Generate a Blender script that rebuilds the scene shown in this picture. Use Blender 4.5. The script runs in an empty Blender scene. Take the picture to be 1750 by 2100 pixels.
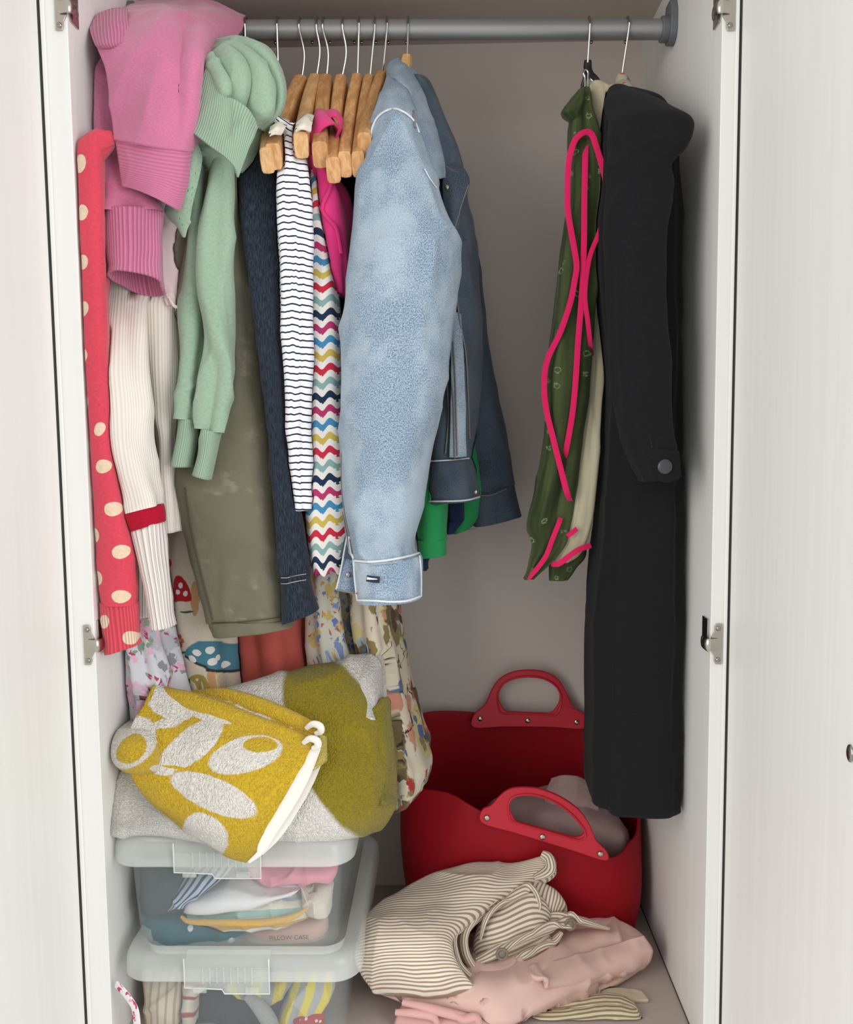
import bpy, bmesh, math, random
import numpy as np
from mathutils import Vector

# ------------------------------------------------------------------ camera, light, exposure
W, H, F = 1750, 2100, 1860.0
YF, YB = 1.13, 1.58                    # front edge and back wall of the wardrobe (metres from the lens)
XL, XR = -0.451, 0.331                 # inner faces of its sides
def unit(v):
    v = np.array(v, float); return v / np.linalg.norm(v)
_Yc = unit((915 - 875, -(878 - 1050), -F))
_Zc = -unit((1080 - 875, -(21000 - 1050), -F)); _Zc = unit(_Zc - _Yc * np.dot(_Zc, _Yc))
_Xc = np.cross(_Yc, _Zc)
RM = np.array([_Xc, _Yc, _Zc])
def ray(x, y):
    x = np.asarray(x, float); y = np.asarray(y, float)
    return np.stack([x - 875, -(y - 1050), np.full_like(x + y, -F)], -1) @ RM.T
_d = ray(1320, 1870); CZ = float(-_d[2] / _d[0] * XR)     # lens height over the wardrobe floor
def P(x, y, Y):
    d = ray(np.asarray(x, float) + 0 * np.asarray(Y, float), np.asarray(y, float) + 0 * np.asarray(Y, float))
    t = np.asarray(Y, float) / d[..., 1]
    p = d * t[..., None]; p[..., 2] += CZ
    return p
ZC = float(P(1305, 83, YB)[2])                            # underside of the top board

S = bpy.context.scene
cam = bpy.data.cameras.new('camera'); camo = bpy.data.objects.new('camera', cam)
S.collection.objects.link(camo)
from mathutils import Matrix
camo.matrix_world = Matrix.Translation((0, 0, CZ)) @ Matrix([list(r) for r in RM]).to_4x4()
cam.sensor_fit = 'VERTICAL'; cam.sensor_height = 36.0; cam.lens = F / H * 36.0
cam.clip_start = 0.02
S.camera = camo
S.view_settings.view_transform = 'Standard'; S.view_settings.look = 'None'
S.view_settings.gamma = 1.0; S.view_settings.use_curve_mapping = False
S.view_settings.exposure = 0.19
wd = bpy.data.worlds.new('room_light'); S.world = wd; wd.use_nodes = True
wd.node_tree.nodes['Background'].inputs[0].default_value = (0.975, 0.988, 1.0, 1)
wd.node_tree.nodes['Background'].inputs[1].default_value = 0.78
def area(name, loc, target, sx, sy, power, col):
    L = bpy.data.lights.new(name, 'AREA'); L.shape = 'RECTANGLE'; L.size = sx; L.size_y = sy
    L.energy = power; L.color = col
    o = bpy.data.objects.new(name, L); S.collection.objects.link(o); o.location = loc
    o.rotation_euler = (Vector(target) - Vector(loc)).to_track_quat('-Z', 'Y').to_euler()
    return o
area('window_daylight', (1.5, -0.7, CZ + 0.25), (-0.3, 1.1, CZ - 0.1), 1.2, 1.7, 34, (0.985, 0.99, 1.0))
area('left_side_fill', (-1.6, -0.7, CZ + 0.25), (0.3, 1.1, CZ - 0.1), 1.2, 1.7, 24, (1.0, 0.975, 0.94))  # unseen warm fill added on the left, not a known window

# ------------------------------------------------------------------ helpers
def lin(h):
    if isinstance(h, str):
        h = h.lstrip('#'); c = [int(h[i:i + 2], 16) / 255 for i in (0, 2, 4)]
        return tuple((v / 12.92 if v <= .04045 else ((v + .055) / 1.055) ** 2.4) for v in c) + (1.0,)
    return h

class Mat:
    def __init__(s, name):
        s.m = bpy.data.materials.new(name); s.m.use_nodes = True
        s.nt = s.m.node_tree; s.b = s.nt.nodes['Principled BSDF']; s.bumps = []
    def put(s, sock, v):
        if isinstance(v, bpy.types.NodeSocket): s.nt.links.new(v, sock)
        else:
            if isinstance(v, str): v = lin(v)
            if hasattr(sock.default_value, '__len__') and not hasattr(v, '__len__'): v = (v,) * len(sock.default_value)
            if hasattr(sock.default_value, '__len__') and len(v) > len(sock.default_value): v = v[:len(sock.default_value)]
            sock.default_value = v
    def nd(s, t, ins=None, **kw):
        n = s.nt.nodes.new(t)
        for k, v in kw.items(): setattr(n, k, v)
        for k, v in (ins or {}).items(): s.put(n.inputs[k], v)
        return n
    def math(s, op, a, b=0.0, c=0.0, clamp=False):
        return s.nd('ShaderNodeMath', {0: a, 1: b, 2: c}, operation=op, use_clamp=clamp).outputs[0]
    def mix(s, f, a, b):
        return s.nd('ShaderNodeMix', {0: f, 6: a, 7: b}, data_type='RGBA').outputs[2]
    def mul(s, f, a, b):
        return s.nd('ShaderNodeMix', {0: f, 6: a, 7: b}, data_type='RGBA', blend_type='MULTIPLY').outputs[2]
    def uv(s, layer='UVMap'):
        return s.nd('ShaderNodeUVMap', uv_map=layer).outputs[0]
    def sep(s, v):
        n = s.nd('ShaderNodeSeparateXYZ', {0: v}); return n.outputs[0], n.outputs[1]
    def map(s, v, scale=(1, 1, 1), loc=(0, 0, 0), rot=0.0):
        return s.nd('ShaderNodeMapping', {'Vector': v, 'Location': loc, 'Rotation': (0, 0, rot), 'Scale': scale}).outputs[0]
    def noise(s, v, scale, detail=2.0, rough=0.5, dist=0.0):
        return s.nd('ShaderNodeTexNoise', {'Vector': v, 'Scale': scale, 'Detail': detail, 'Roughness': rough, 'Distortion': dist}).outputs[0]
    def noisec(s, v, scale, detail=2.0):
        return s.nd('ShaderNodeTexNoise', {'Vector': v, 'Scale': scale, 'Detail': detail}).outputs[1]
    def ramp(s, f, stops, interp='LINEAR'):
        n = s.nd('ShaderNodeValToRGB', {0: f}); r = n.color_ramp; r.interpolation = interp
        while len(r.elements) < len(stops): r.elements.new(0.5)
        for e, (p, c) in zip(r.elements, stops): e.position = p; e.color = lin(c)
        return n.outputs[0]
    def step(s, f, lo, hi):
        return s.nd('ShaderNodeMapRange', {0: f, 1: lo, 2: hi, 3: 0.0, 4: 1.0}, interpolation_type='SMOOTHSTEP').outputs[0]
    def ell(s, v, cx, cy, rx, ry, rot=0.0):
        n = s.nd('ShaderNodeMapping', {'Vector': v, 'Location': (cx, cy, 0), 'Rotation': (0, 0, math.radians(rot)), 'Scale': (rx, ry, 1)}, vector_type='TEXTURE')
        l = s.nd('ShaderNodeVectorMath', {0: n.outputs[0]}, operation='LENGTH').outputs['Value']
        return s.step(l, 1.06, .96)
    def ellh(s, v, cx, cy, rx, ry, rot=0.0, cut=.12):
        n = s.nd('ShaderNodeMapping', {'Vector': v, 'Location': (cx, cy, 0), 'Rotation': (0, 0, math.radians(rot)), 'Scale': (rx, ry, 1)}, vector_type='TEXTURE').outputs[0]
        l = s.nd('ShaderNodeVectorMath', {0: n}, operation='LENGTH').outputs['Value']
        return s.math('MULTIPLY', s.step(l, 1.04, .97), s.step(s.sep(n)[1], cut + .03, cut - .03))
    def wob(s, v, scale, amt):
        c = s.noisec(v, scale)
        d = s.nd('ShaderNodeVectorMath', {0: c, 1: (.5, .5, .5)}, operation='SUBTRACT').outputs[0]
        d = s.nd('ShaderNodeVectorMath', {0: d, 'Scale': amt}, operation='SCALE').outputs[0]
        return s.nd('ShaderNodeVectorMath', {0: v, 1: d}, operation='ADD').outputs[0]
    def vor(s, v, scale, rnd=1.0, feature='F1'):
        return s.nd('ShaderNodeTexVoronoi', {'Vector': v, 'Scale': scale, 'Randomness': rnd}, feature=feature)
    def bump(s, h, strength, dist): s.bumps.append((h, strength, dist))
    def done(s, col=None, rough=.6, **kw):
        if col is not None: s.put(s.b.inputs['Base Color'], col)
        s.put(s.b.inputs['Roughness'], rough)
        for k, v in kw.items(): s.put(s.b.inputs[k], v)
        nrm = None
        for h, st, di in s.bumps:
            n = s.nd('ShaderNodeBump', {'Strength': st, 'Distance': di, 'Height': h})
            if nrm is not None: s.nt.links.new(nrm, n.inputs['Normal'])
            nrm = n.outputs[0]
        if nrm is not None: s.nt.links.new(nrm, s.b.inputs['Normal'])
        return s.m

def fabric(name, col, kind='plain', rough=.92, sheen=.08, var=.10, pitch=.0035, strength=None, spec=.12, axis=0, dark=.5):
    m = Mat(name); uv = m.uv(); u, v = m.sep(uv)
    c = col(m) if callable(col) else lin(col)
    if var:
        n1 = m.noise(uv, 9.0, 3); f = m.step(n1, .3, .7)
        c = m.mul(var, c, m.mix(f, (.25, .25, .25, 1), (1, 1, 1, 1)))
    if kind == 'plain':
        m.bump(m.noise(uv, 900, 1), strength or .15, .0006)
        m.bump(m.noise(m.wob(uv, 12, .05), 22, 3, .6), .22, .006)
    elif kind == 'linen':
        a = m.noise(m.map(uv, (1200, 150, 1)), 1.0, 1); b = m.noise(m.map(uv, (150, 1200, 1)), 1.0, 1)
        h = m.math('ADD', a, b); m.bump(h, strength or .25, .0008)
        c = m.mul(.25, c, m.mix(m.step(h, .6, 1.4), (.45, .45, .45, 1), (1, 1, 1, 1)))
        m.bump(m.noise(m.wob(uv, 14, .04), 25, 3, .6), .3, .008)
    elif kind == 'knit':
        w = m.math('SINE', m.math('MULTIPLY', u, 2 * math.pi / .0022)); q = m.math('SINE', m.math('MULTIPLY', v, 2 * math.pi / .0026))
        h = m.math('ADD', m.math('MULTIPLY', w, q), m.noise(uv, 450, 2))
        m.bump(h, strength or .22, .0008)
        n2 = m.noise(uv, 260, 3, .7); c = m.mul(.28, c, m.mix(m.step(n2, .3, .7), (.45, .45, .45, 1), (1, 1, 1, 1)))
    elif kind == 'rib':
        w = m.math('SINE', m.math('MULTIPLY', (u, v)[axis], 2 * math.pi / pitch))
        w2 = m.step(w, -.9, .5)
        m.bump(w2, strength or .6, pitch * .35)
        c = m.mul(dark, c, m.mix(w2, (.45, .42, .42, 1), (1, 1, 1, 1)))  # grooves between ribs darkened in the colour, as painted shade
        m.bump(m.noise(uv, 500, 2), .15, .0008)
    elif kind == 'terry':
        n = m.noise(m.wob(uv, 160, .008), 330, 2, .6); v2 = m.vor(m.wob(uv, 200, .006), 420).outputs[0]
        h = m.math('SUBTRACT', n, m.math('MULTIPLY', v2, .6))
        m.bump(h, strength or .9, .004)
        c = m.mul(.28, c, m.mix(m.step(n, .30, .52), (.5, .48, .45, 1), (1, 1, 1, 1)))
        m.bump(m.noise(uv, 28, 3), .35, .008)
    elif kind == 'denim':
        tw = m.math('SINE', m.math('MULTIPLY', m.math('ADD', u, v), 2 * math.pi / .0017))
        n = m.noise(m.map(uv, (900, 420, 1)), 1.0, 3, .75)
        m.bump(m.math('ADD', m.math('MULTIPLY', tw, .3), n), strength or .3, .0009)
        m.bump(m.noise(m.wob(uv, 10, .05), 20, 3, .6), .3, .006)
    elif kind == 'wax':
        m.bump(m.noise(m.wob(uv, 14, .06), 18, 4, .62), .45, .006); m.bump(m.noise(uv, 900, 1), .12, .0006)
    return m.done(c, rough, **{'Sheen Weight': sheen, 'Sheen Roughness': .5, 'Specular IOR Level': spec})

def plain(name, col, rough=.5, metal=0.0, spec=.5, **kw):
    return Mat(name).done(lin(col), rough, **{'Metallic': metal, 'Specular IOR Level': spec, **kw})

def crom(p, n, closed=False):
    """Catmull-Rom through the rows of p (k, ...) sampled n times."""
    p = np.asarray(p, float); k = len(p)
    if k == 2 and not closed:
        t = np.linspace(0, 1, n).reshape((-1,) + (1,) * (p.ndim - 1)); return p[0] * (1 - t) + p[1] * t
    if closed: q = np.concatenate([p[-1:], p, p[:2]]); seg = k; t = np.linspace(0, seg, n, endpoint=False)
    else: q = np.concatenate([2 * p[:1] - p[1:2], p, 2 * p[-1:] - p[-2:-1]]); seg = k - 1; t = np.linspace(0, seg, n)
    i = np.minimum(t.astype(int), seg - 1); f = (t - i).reshape((-1,) + (1,) * (p.ndim - 1))
    a, b, c, d = q[i], q[i + 1], q[i + 2], q[i + 3]
    return .5 * (2 * b + (c - a) * f + (2 * a - 5 * b + 4 * c - d) * f ** 2 + (3 * b - 3 * c + d - a) * f ** 3)

REG = []                                # (object, kind) of every cloth part, for settling them against each other
_G = np.random.RandomState(7).rand(4, 24, 24, 24)
def vn(p, seed=0):
    """smooth value noise in -1..1 at points p (...,3)"""
    p = np.asarray(p, float) + seed * 3.17
    i = np.floor(p).astype(int); f = p - i; f = f * f * (3 - 2 * f); g = _G[seed % 4]
    r = 0
    for a in (0, 1):
        for b in (0, 1):
            for c in (0, 1):
                w = (f[..., 0] if a else 1 - f[..., 0]) * (f[..., 1] if b else 1 - f[..., 1]) * (f[..., 2] if c else 1 - f[..., 2])
                r = r + w * g[(i[..., 0] + a) % 24, (i[..., 1] + b) % 24, (i[..., 2] + c) % 24]
    return r * 2 - 1

def creases(q, seed=0):
    """sharp cloth creases, 0..1 along thin wandering lines"""
    q = q + .35 * np.stack([vn(q * .8 + 3, seed), vn(q * .8 + 9, seed + 1), 0 * q[..., 0]], -1)
    return np.clip(1 - np.abs(vn(q, seed + 2)) * 1.6, 0, 1) ** 3

def wpos(o):
    v = Vector((0, 0, 0))
    while o is not None: v += o.location; o = o.parent
    return v

def mesh_obj(name, verts, faces, mat, parent=None, uvs=None, smooth=True, mods=(), loc=None, inside=True):
    v = np.array(verts, float)
    if inside and 'UVMap' in (uvs or {}) and 'Print' in uvs:          # cloth stays between the boards it leans on
        k = v[:, 1] > YF - .02
        v[k, 0] = np.clip(v[k, 0], XL + .004, XR - .004); v[:, 1] = np.minimum(v[:, 1], YB - .005); v[:, 2] = np.maximum(v[:, 2], .003)
    base = wpos(parent) if parent is not None else Vector(loc if loc is not None else (float(v[:, 0].mean()), float(v[:, 1].mean()), float(v[:, 2].min())))
    me = bpy.data.meshes.new(name)
    me.from_pydata((v - np.array(base)).tolist(), [], [tuple(int(i) for i in f) for f in faces])
    for k, a in (uvs or {}).items():
        l = me.uv_layers.new(name=k); vi = np.empty(len(me.loops), np.int32); me.loops.foreach_get('vertex_index', vi)
        l.data.foreach_set('uv', np.asarray(a, np.float32)[vi].ravel())
    if smooth: me.polygons.foreach_set('use_smooth', [True] * len(me.polygons))
    mats = mat if isinstance(mat, (list, tuple)) else [mat]
    for q in mats: me.materials.append(q)
    me.update()
    o = bpy.data.objects.new(name, me); S.collection.objects.link(o)
    if parent is not None: o.parent = parent
    else: o.location = base
    for t, kw in mods:
        md = o.modifiers.new(t.lower(), t)
        for k, q in kw.items(): setattr(md, k, q)
    return o

def tag(o, label=None, cat=None, group=None, kind=None):
    if label: o['label'] = label
    if cat: o['category'] = cat
    if group: o['group'] = group
    if kind: o['kind'] = kind
    return o
def thing(name, label, cat, loc, group=None):
    o = bpy.data.objects.new(name, None); S.collection.objects.link(o)
    o.empty_display_size = .02; o.location = tuple(float(q) for q in loc)
    return tag(o, label, cat, group)

def gridfaces(nv, nu, off=0):
    a = (np.arange(nv - 1)[:, None] * nu + np.arange(nu - 1)[None, :]).ravel() + off
    return np.stack([a, a + 1, a + nu + 1, a + nu], -1)

def tube(name, rows, mat, parent=None, n=56, v=80, folds=(), rough=.0015, rs=18, seed=0, sq=2.4, caps=(1, 1), thick=0.0, fade=.12, wav=(0, 0), crease=.0022, cs=(16, 9, 8), **kw):
    """hanging cloth as a closed loft. rows: (x_left, x_right, y | (y_left, y_right), Y centre, thickness[, back z shift])
    folds: (count round the loft, depth in m, drift)"""
    A = []
    for r in rows:
        xl, xr, y, Y, T = r[:5]; yl, yr = y if isinstance(y, (tuple, list)) else (y, y)
        l, q = P(xl, yl, Y), P(xr, yr, Y)
        A.append(list(l) + list(q) + [T, r[5] if len(r) > 5 else 0.0, xl, yl, xr, yr])
    A = crom(np.array(A), v); L, Q, T, tz = A[:, 0:3], A[:, 3:6], A[:, 6], A[:, 7]
    c = (L + Q) / 2; ax = (Q - L) / 2
    th = np.linspace(0, 2 * np.pi, n) + np.pi / 2; co, si = np.cos(th), np.sin(th)
    e = 2.0 / sq; cx = np.sign(co) * np.abs(co) ** e; sy = np.sign(si) * np.abs(si) ** e
    pts = c[:, None, :] + ax[:, None, :] * cx[None, :, None]
    pts[:, :, 1] += (T / 2)[:, None] * sy[None, :]
    pts[:, :, 2] += tz[:, None] * (sy[None, :] + 1) / 2
    hw = np.linalg.norm(ax, axis=1)
    out = np.stack([co[None, :] * np.maximum(T / 2, 1e-4)[:, None], si[None, :] * hw[:, None], np.zeros((v, n))], -1)
    out /= np.linalg.norm(out, axis=2)[..., None] + 1e-9
    t = np.linspace(0, 1, v)[:, None]; ramp = np.minimum(1, t / max(fade, 1e-3))
    d = np.zeros((v, n))
    for i, (k, a, dr) in enumerate(folds):
        ph = dr * vn(np.concatenate([t * 2.2 + i * 5.3, 0 * t + seed, 0 * t], 1), seed)[:, None] * 3
        am = .55 + .45 * vn(np.concatenate([t * 1.7 + i * 2.9 + 8, 0 * t + seed * 2, 0 * t + 4], 1), seed + 1)[:, None]
        d += a * am * ramp * np.sin(k * th[None, :] + ph + seed * 1.3 + i)
    d += rough * vn(pts * np.array([rs, rs, rs * .55]) + seed, seed) + rough * .5 * vn(pts * rs * 2.3, seed + 1)
    if crease:
        hw0 = float(np.mean(np.linalg.norm(ax, axis=1))); L0 = float(np.sum(np.linalg.norm(np.diff(c, axis=0), axis=1)))
        uu = hw0 * np.cos(th)[None, :] + 0 * t; vv = t * L0 + 0 * uu; ww = np.sin(th)[None, :] * .35 + 0 * t
        d += crease * ramp * (creases(np.stack([uu * cs[0] + vv * cs[2] * .5, vv * cs[1] - uu * cs[2], ww + seed], -1), seed) + creases(np.stack([uu * cs[0] - vv * cs[2] * .6, vv * cs[1] + uu * cs[2], ww + seed + 7], -1), seed + 1) - .3)
    pts = pts + out * d[..., None]
    if wav[1]:  # wavy hem
        pts[:, :, 2] += (t ** 6) * wav[1] * np.sin(wav[0] * th[None, :] + seed)
    seg = np.concatenate([[0], np.cumsum(np.linalg.norm(np.diff(c, axis=0), axis=1))])
    circ = float(np.mean(2 * (hw * 2 + T) * .85))
    uv = np.stack([np.broadcast_to(np.linspace(0, circ, n)[None], (v, n)), np.broadcast_to(seg[:, None], (v, n))], -1).reshape(-1, 2)
    s = (1 + cx[None, :]) / 2
    pr = np.stack([A[:, 8:9] * (1 - s) + A[:, 10:11] * s, A[:, 9:10] * (1 - s) + A[:, 11:12] * s], -1).reshape(-1, 2) / 1000.0
    V = pts.reshape(-1, 3); fc = [tuple(f) for f in gridfaces(v, n)]; V = V.tolist(); uv = uv.tolist(); pr = pr.tolist()
    for end, r in ((0, 0), (1, v - 1)):
        if caps[end]:
            V.append(pts[r].mean(0).tolist()); uv.append(uv[r * n]); pr.append(list(np.mean(pr[r * n:(r + 1) * n], 0))); z = len(V) - 1
            for i in range(n - 1):
                f = (r * n + i, r * n + i + 1, z); fc.append(f if end else f[::-1])
    q = pts[:-1, :-1]; nn = np.cross(pts[:-1, 1:] - q, pts[1:, :-1] - q)        # wind the faces so that they look outward
    if np.sum(nn * out[:-1, :-1]) < 0: fc = [f[::-1] for f in fc]
    mods = [('SOLIDIFY', dict(thickness=thick, offset=-1))] if thick else []
    REG.append((None, 'closed', .0022)); return fill(mesh_obj(name, np.array(V), fc, mat, parent, {'UVMap': uv, 'Print': pr}, mods=mods, **kw))
def fill(o):
    REG[-1] = (o,) + REG[-1][1:]; return o

def sheet_pts(grid, nu, nv, rough=.002, rs=16, seed=0, ridge=0.0, rr=9, crease=.0015, cr=14):
    g = np.array([[list(P(x, y, Y)) + [x / 1000, y / 1000] for (x, y, Y) in r] for r in grid])
    a = crom(g, nv); a = np.swapaxes(crom(np.swapaxes(a, 0, 1), nu), 0, 1)
    p = a[..., :3]; pr = a[..., 3:]
    du = np.gradient(p, axis=1); dv = np.gradient(p, axis=0); nr = np.cross(du, dv); nr /= np.linalg.norm(nr, axis=2)[..., None] + 1e-12
    s = np.sign(np.mean(nr[..., 1])) or 1.0; nr = -nr * s
    d = rough * vn(p * rs, seed) + rough * .5 * vn(p * rs * 2.2 + 3, seed + 1)
    if ridge:
        q = p + .03 * np.stack([vn(p * 8, seed), vn(p * 8 + 5, seed + 1), vn(p * 8 + 9, seed + 2)], -1)
        d += ridge * (1 - 2 * np.abs(vn(q * rr, seed + 2)))
    if crease: d += crease * (creases(p * np.array([cr, cr, cr * .8]) + np.array([0, 0, 1]) * p[..., :1] * cr * .7, seed) + creases(p * cr * 1.3 - np.array([0, 0, 1]) * p[..., :1] * cr + 4, seed + 1) - .3)
    w = float(np.mean(np.sum(np.linalg.norm(np.diff(p, axis=1), axis=2), axis=1))); h = float(np.mean(np.sum(np.linalg.norm(np.diff(p, axis=0), axis=2), axis=0)))
    uu, vv = np.meshgrid(np.linspace(0, w, nu), np.linspace(0, h, nv))
    return p + nr * d[..., None], nr, np.stack([uu, vv], -1), pr

def sheet(name, grid, mat, parent=None, nu=60, nv=60, thick=.004, **kw):
    nk = {k: kw.pop(k) for k in list(kw) if k in ('rough', 'rs', 'seed', 'ridge', 'rr', 'crease', 'cr')}
    p, nr, uv, pr = sheet_pts(grid, nu, nv, **nk)
    f = gridfaces(nv, nu)
    a, b, c = p.reshape(-1, 3)[f[0][:3]]
    REG.append((None, 'sheet', thick / 2 + .002))
    return fill(mesh_obj(name, p.reshape(-1, 3), f, mat, parent, {'UVMap': uv.reshape(-1, 2), 'Print': pr.reshape(-1, 2)},
                    mods=[('SOLIDIFY', dict(thickness=thick, offset=0.0))], **kw))

def pillow(name, grid, mat, parent=None, nu=64, nv=48, D=(0, .08, -.02), edge=5.0, **kw):
    """closed padded body: the traced face bulges forward, the back is set off by D"""
    nk = {k: kw.pop(k) for k in list(kw) if k in ('rough', 'rs', 'seed', 'ridge', 'rr', 'crease', 'cr')}
    p, nr, uv, pr = sheet_pts(grid, nu, nv, **nk)
    u = np.linspace(-1, 1, nu)[None, :]; v = np.linspace(-1, 1, nv)[:, None]
    pf = np.sqrt(np.clip((1 - np.abs(u) ** edge) * (1 - np.abs(v) ** edge), 0, 1))[..., None]
    D = np.array(D); fr = p + D * .5 * (1 - pf); bk = p + D * (.5 + .5 * pf)
    V = np.concatenate([fr.reshape(-1, 3), bk.reshape(-1, 3)]); m = nu * nv
    f1 = gridfaces(nv, nu); f2 = gridfaces(nv, nu, m)[:, ::-1]
    uvs = {'UVMap': np.concatenate([uv.reshape(-1, 2)] * 2), 'Print': np.concatenate([pr.reshape(-1, 2)] * 2)}
    o = mesh_obj(name, V, np.concatenate([f1, f2]), mat, parent, uvs, **kw)
    bm = bmesh.new(); bm.from_mesh(o.data); bmesh.ops.remove_doubles(bm, verts=bm.verts, dist=1e-6)
    bmesh.ops.recalc_face_normals(bm, faces=bm.faces); bm.to_mesh(o.data); bm.free()
    REG.append((o, 'closed', .0022)); return o

class MB:
    """collects shapes into one mesh"""
    def __init__(s): s.v = []; s.f = []; s.uv = []
    def add(s, v, f, uv=None):
        o = len(s.v); v = [list(map(float, q)) for q in v]; s.v += v; s.f += [tuple(int(i) + o for i in q) for q in f]
        s.uv += ([list(map(float, q)) for q in uv] if uv is not None else [[q[0] + q[1], q[2]] for q in v]); return s
    def box(s, x0, x1, y0, y1, z0, z1):
        v = [(x, y, z) for z in (z0, z1) for y in (y0, y1) for x in (x0, x1)]
        return s.add(v, [(0, 2, 3, 1), (4, 5, 7, 6), (0, 1, 5, 4), (2, 6, 7, 3), (0, 4, 6, 2), (1, 3, 7, 5)])
    def wire(s, pts, r, n=10, closed=False, flat=1.0, side=None, m=None, smooth=True):
        """round (or flattened) section swept along pts; r may vary along the path"""
        pts = np.asarray(pts, float)
        rr = np.full(len(pts), r, float) if np.isscalar(r) else np.asarray(r, float)
        if smooth:
            m = m or len(pts) * 6
            a = crom(np.concatenate([pts, rr[:, None]], 1), m, closed); pts, rr = a[:, :3], a[:, 3]
        k = len(pts); tg = np.gradient(pts, axis=0)
        if closed: tg = np.roll(pts, -1, 0) - np.roll(pts, 1, 0)
        tg /= np.linalg.norm(tg, axis=1)[:, None] + 1e-12
        sd = np.array(side if side is not None else (0, 1, 0), float)
        V = []; th = np.linspace(0, 2 * np.pi, n, endpoint=False)
        for i in range(k):
            a = sd - tg[i] * np.dot(sd, tg[i])
            if np.linalg.norm(a) < 1e-3: a = np.array((1.0, .3, .2)) - tg[i] * np.dot((1.0, .3, .2), tg[i])
            a = a / np.linalg.norm(a); b = np.cross(tg[i], a)
            if side is None: sd = a
            V += [pts[i] + rr[i] * (a * math.cos(t) * flat + b * math.sin(t)) for t in th]
        f = []; kk = k if closed else k - 1
        for i in range(kk):
            for j in range(n):
                i2 = (i + 1) % k; f.append((i * n + j, i * n + (j + 1) % n, i2 * n + (j + 1) % n, i2 * n + j))
        if not closed: f += [tuple(range(n))[::-1], tuple((k - 1) * n + j for j in range(n))]
        L = np.concatenate([[0], np.cumsum(np.linalg.norm(np.diff(pts, axis=0), axis=1))])
        uv = [(j / n * 6.28 * float(np.mean(rr)), L[i]) for i in range(k) for j in range(n)]
        return s.add(V, f, uv)
    def slab(s, outline, depth, hole=None):
        """outline (k,3) extruded by vector depth; hole: matching loop"""
        a = np.asarray(outline, float); k = len(a); dp = np.asarray(depth, float)
        if hole is None:
            f = [tuple(range(k))[::-1], tuple(range(k, 2 * k))] + [(i, (i + 1) % k, (i + 1) % k + k, i + k) for i in range(k)]
            return s.add(np.concatenate([a, a + dp]), f)
        h = np.asarray(hole, float); V = np.concatenate([a, h, a + dp, h + dp]); f = []
        for i in range(k):
            j = (i + 1) % k
            f += [(i, i + k, j + k, j), (2 * k + i, 2 * k + j, 3 * k + j, 3 * k + i), (i, j, j + 2 * k, i + 2 * k), (k + i, 3 * k + i, 3 * k + j, k + j)]
        return s.add(V, f)
    def ball(s, c, r, n=14, m=8, sc=(1, 1, 1)):
        V = []; f = []
        for i in range(m + 1):
            for j in range(n):
                t = math.pi * i / m; q = 2 * math.pi * j / n
                V.append((c[0] + r * sc[0] * math.sin(t) * math.cos(q), c[1] + r * sc[1] * math.sin(t) * math.sin(q), c[2] + r * sc[2] * math.cos(t)))
        for i in range(m):
            for j in range(n): f.append((i * n + j, (i + 1) * n + j, (i + 1) * n + (j + 1) % n, i * n + (j + 1) % n))
        return s.add(V, f)
    def build(s, name, mat, parent=None, bevel=0.0, seg=3, smooth=True, weld=True, **kw):
        mods = [('BEVEL', dict(width=bevel, segments=seg, limit_method='ANGLE', angle_limit=.6))] if bevel else []
        o = mesh_obj(name, np.array(s.v), s.f, mat, parent, {'UVMap': s.uv}, smooth=smooth, mods=mods, **kw)
        bm = bmesh.new(); bm.from_mesh(o.data); bmesh.ops.recalc_face_normals(bm, faces=bm.faces); bm.to_mesh(o.data); bm.free()
        if smooth:
            o.data.set_sharp_from_angle(angle=.7)
        return o
def px(pts): return np.array([P(*q) for q in pts])
from mathutils.bvhtree import BVHTree
def laid_on(thing_, pts, lift=.0030, n=60, skip=()):
    """a seam: the traced line laid on the surface of the garment it is sewn to"""
    vs, fs = [], []
    for o in S.objects:
        r = o
        while r.parent is not None: r = r.parent
        if r is thing_ and o.type == 'MESH' and len(o.data.polygons) > 200 and not o.name.startswith(('edging', 'seam', 'binding') + tuple(skip)):
            k = len(vs); b = wpos(o); vs += [v.co + b for v in o.data.vertices]; fs += [tuple(i + k for i in p.vertices) for p in o.data.polygons]
    t = BVHTree.FromPolygons(vs, fs); q = crom(np.array(pts, float), n); eye = Vector((0, 0, CZ)); Y = []
    for x, y, y0 in q:
        d = Vector(ray(x, y)).normalized(); h = t.ray_cast(eye, d)[0]
        Y.append(h.y if h is not None and abs(h.y - y0) < .06 else np.nan)
    Y = np.array(Y); g = ~np.isnan(Y)
    Y = np.interp(np.arange(n), np.nonzero(g)[0], Y[g]) if g.any() else q[:, 2]
    Y = np.minimum(Y, np.convolve(np.pad(Y, 2, 'edge'), np.ones(5) / 5, 'valid')) - lift
    return P(q[:, 0], q[:, 1], Y)
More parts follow.
